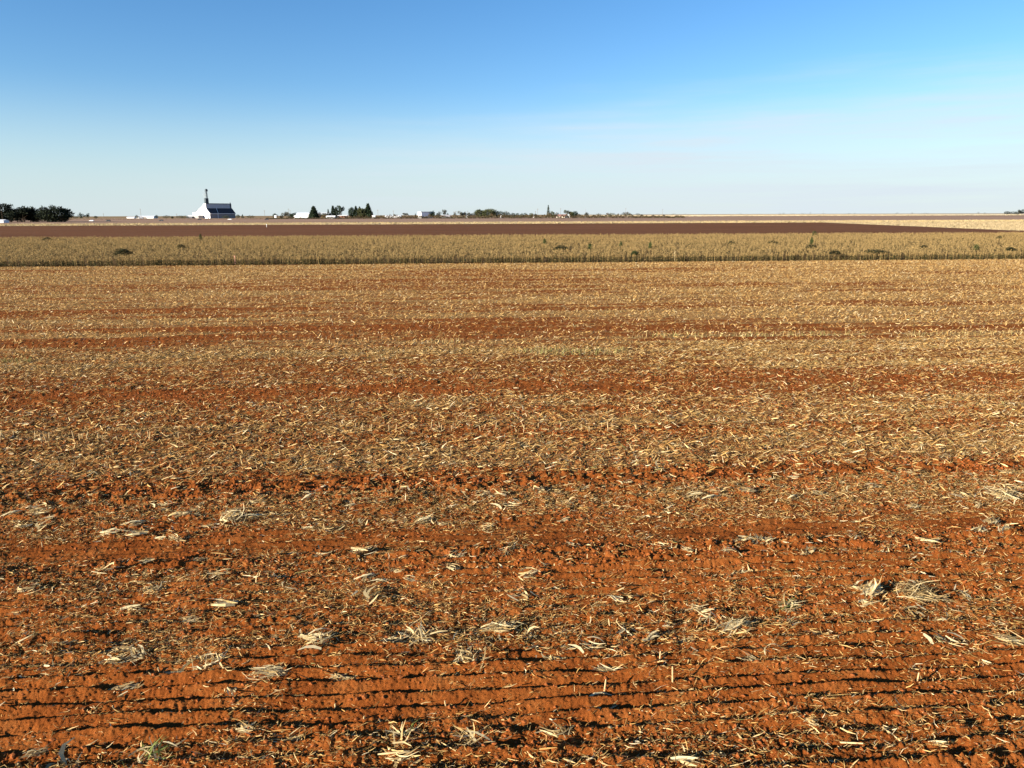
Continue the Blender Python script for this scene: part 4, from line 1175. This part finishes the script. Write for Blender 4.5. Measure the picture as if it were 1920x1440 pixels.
# ------------------------------------------------------------------ poles
def pole(px, D, hpx, label, mast=False):
    p = at_depth(px, D); h = hpx * px_m(D)
    root = empty("lattice_mast" if mast else "utility_pole", p, label, "mast" if mast else "pole", None if mast else "utility poles on the skyline")
    m = MB()
    if mast:
        for a in range(3):
            q = a * 2.09; m.bar((math.cos(q) * .8, math.sin(q) * .8, 0), (math.cos(q) * .12, math.sin(q) * .12, h), .12, .08, 4)
        for k in range(8):
            t = k / 8; r0 = .8 * (1 - t) + .12 * t
            for a in range(3):
                q = a * 2.09; q2 = q + 2.09
                m.bar((math.cos(q) * r0, math.sin(q) * r0, h * t), (math.cos(q2) * r0, math.sin(q2) * r0, h * (t + .1)), .06, .06, 4)
        m.build("lattice", M_GALV, root)
    else:
        m.bar((0, 0, 0), (0, 0, h), .22, .15, 7).build("pole", M_WOOD, root)
        MB().box(-1.1, 1.1, -.18, -.153, h - 1.2, h - .9).build("cross_arm", M_WOOD, root)
for (px, D, h, lab) in [(195, 1150, 10, "thin pole on the left skyline above the dark car"), (265, 1100, 19, "tall pole in front of the long low white barn"), (332, 1150, 9, "short pole between the low bushes left of the grain store"),
  (497, 1030, 16, "pole standing alone right of the grain store"), (542, 1100, 18, "left pole of the close pair by the grey bush tree"), (545, 1120, 15, "right pole of the close pair by the grey bush tree"),
  (709, 1060, 16, "pole right of the tallest conifer"), (738, 1100, 14, "pole above the half hidden low white shed"), (851, 1100, 12, "left pole right of the grey roofed house"), (855, 1100, 13, "right pole right of the grey roofed house"),
  (872, 1100, 11, "pole among the pale grey trees, left one"), (877, 1100, 13, "pole among the pale grey trees, right one"), (1004, 1100, 12, "shorter pole at the end of the even tree row"), (1008, 1080, 17, "taller pole at the end of the even tree row"),
  (1051, 1100, 17, "pole rising behind the brown roofed house"), (1173, 1400, 15, "pole over the dark mound bush"), (1242, 1500, 13, "faint pole above the end of the scrub belt"), (1543, 2200, 8, "faint far pole on the right skyline"), (951, 1100, 12, "pole behind the even tree row")]:
    pole(px, D, h, lab)
pole(1097, 1090, 17, "thin lattice mast beside the grey open tree", True)

# ------------------------------------------------------------------ cars on the far road
def car(px, D, paint, label, rot=0.0, van=False):
    p = at_depth(px, D)
    root = empty("parked_car", p, label, "car", "vehicles on the far road", rot)
    # side profile in (x,z) -> built with prism along y by swapping axes
    def side(prof, y0, y1, name, mat, parent=None):
        n = len(prof); vs = [(x, y0, z) for x, z in prof] + [(x, y1, z) for x, z in prof]
        fs = [(k, (k + 1) % n, n + (k + 1) % n, n + k) for k in range(n)] + [tuple(range(n - 1, -1, -1)), tuple(range(n, 2 * n))]
        return MB().add(vs, fs).build(name, mat, parent or root)
    side([(-2.3, .35), (-2.35, .85), (-1.3, 1.0), (-.7, 1.55), (1.6 if van else 1.1, 1.6), (2.2 if van else 1.7, 1.05), (2.3, .95), (2.3, .35)], -.9, .9, "body", paint)
    for y in (-.93, .903): side([(-1.0, 1.02), (-.6, 1.46), (1.0, 1.48), (1.4, 1.04)], y, y + .027, "window", M_GLASS)
    for x in (-1.45, 1.45):
        for y in (-.92, .72):
            m = MB(); m.bar((x, y, .36), (x, y + .2, .36), .36, .36, 14); wv = m.build("wheel", M_TYRE, root)
            m = MB(); yy = y - .02 if y < 0 else y + .2; m.bar((x, yy, .36), (x, yy + .02, .36), .2, .2, 10); m.build("rim", M_GALV, wv)
    for y in (-.75, .45): MB().box(-2.4, -2.345, y, y + .3, .6, .78).build("headlight", M_WHITE, root)
    return root
car(172, 800, M_CARWHITE, "white car on the road right of the dark pine group")
car(203, 790, M_CARDARK, "dark car on the far road below the thin left pole")
car(302, 800, M_CARDARK, "dark car on the far road right of the long low barn")
car(374, 900, M_CARDARK, "dark car in front of the grain store gable")
car(500, 880, M_CARDARK, "dark car at the foot of the lone pole")
car(431, 900, M_CARWHITE, "white car in front of the long dark silo wall")
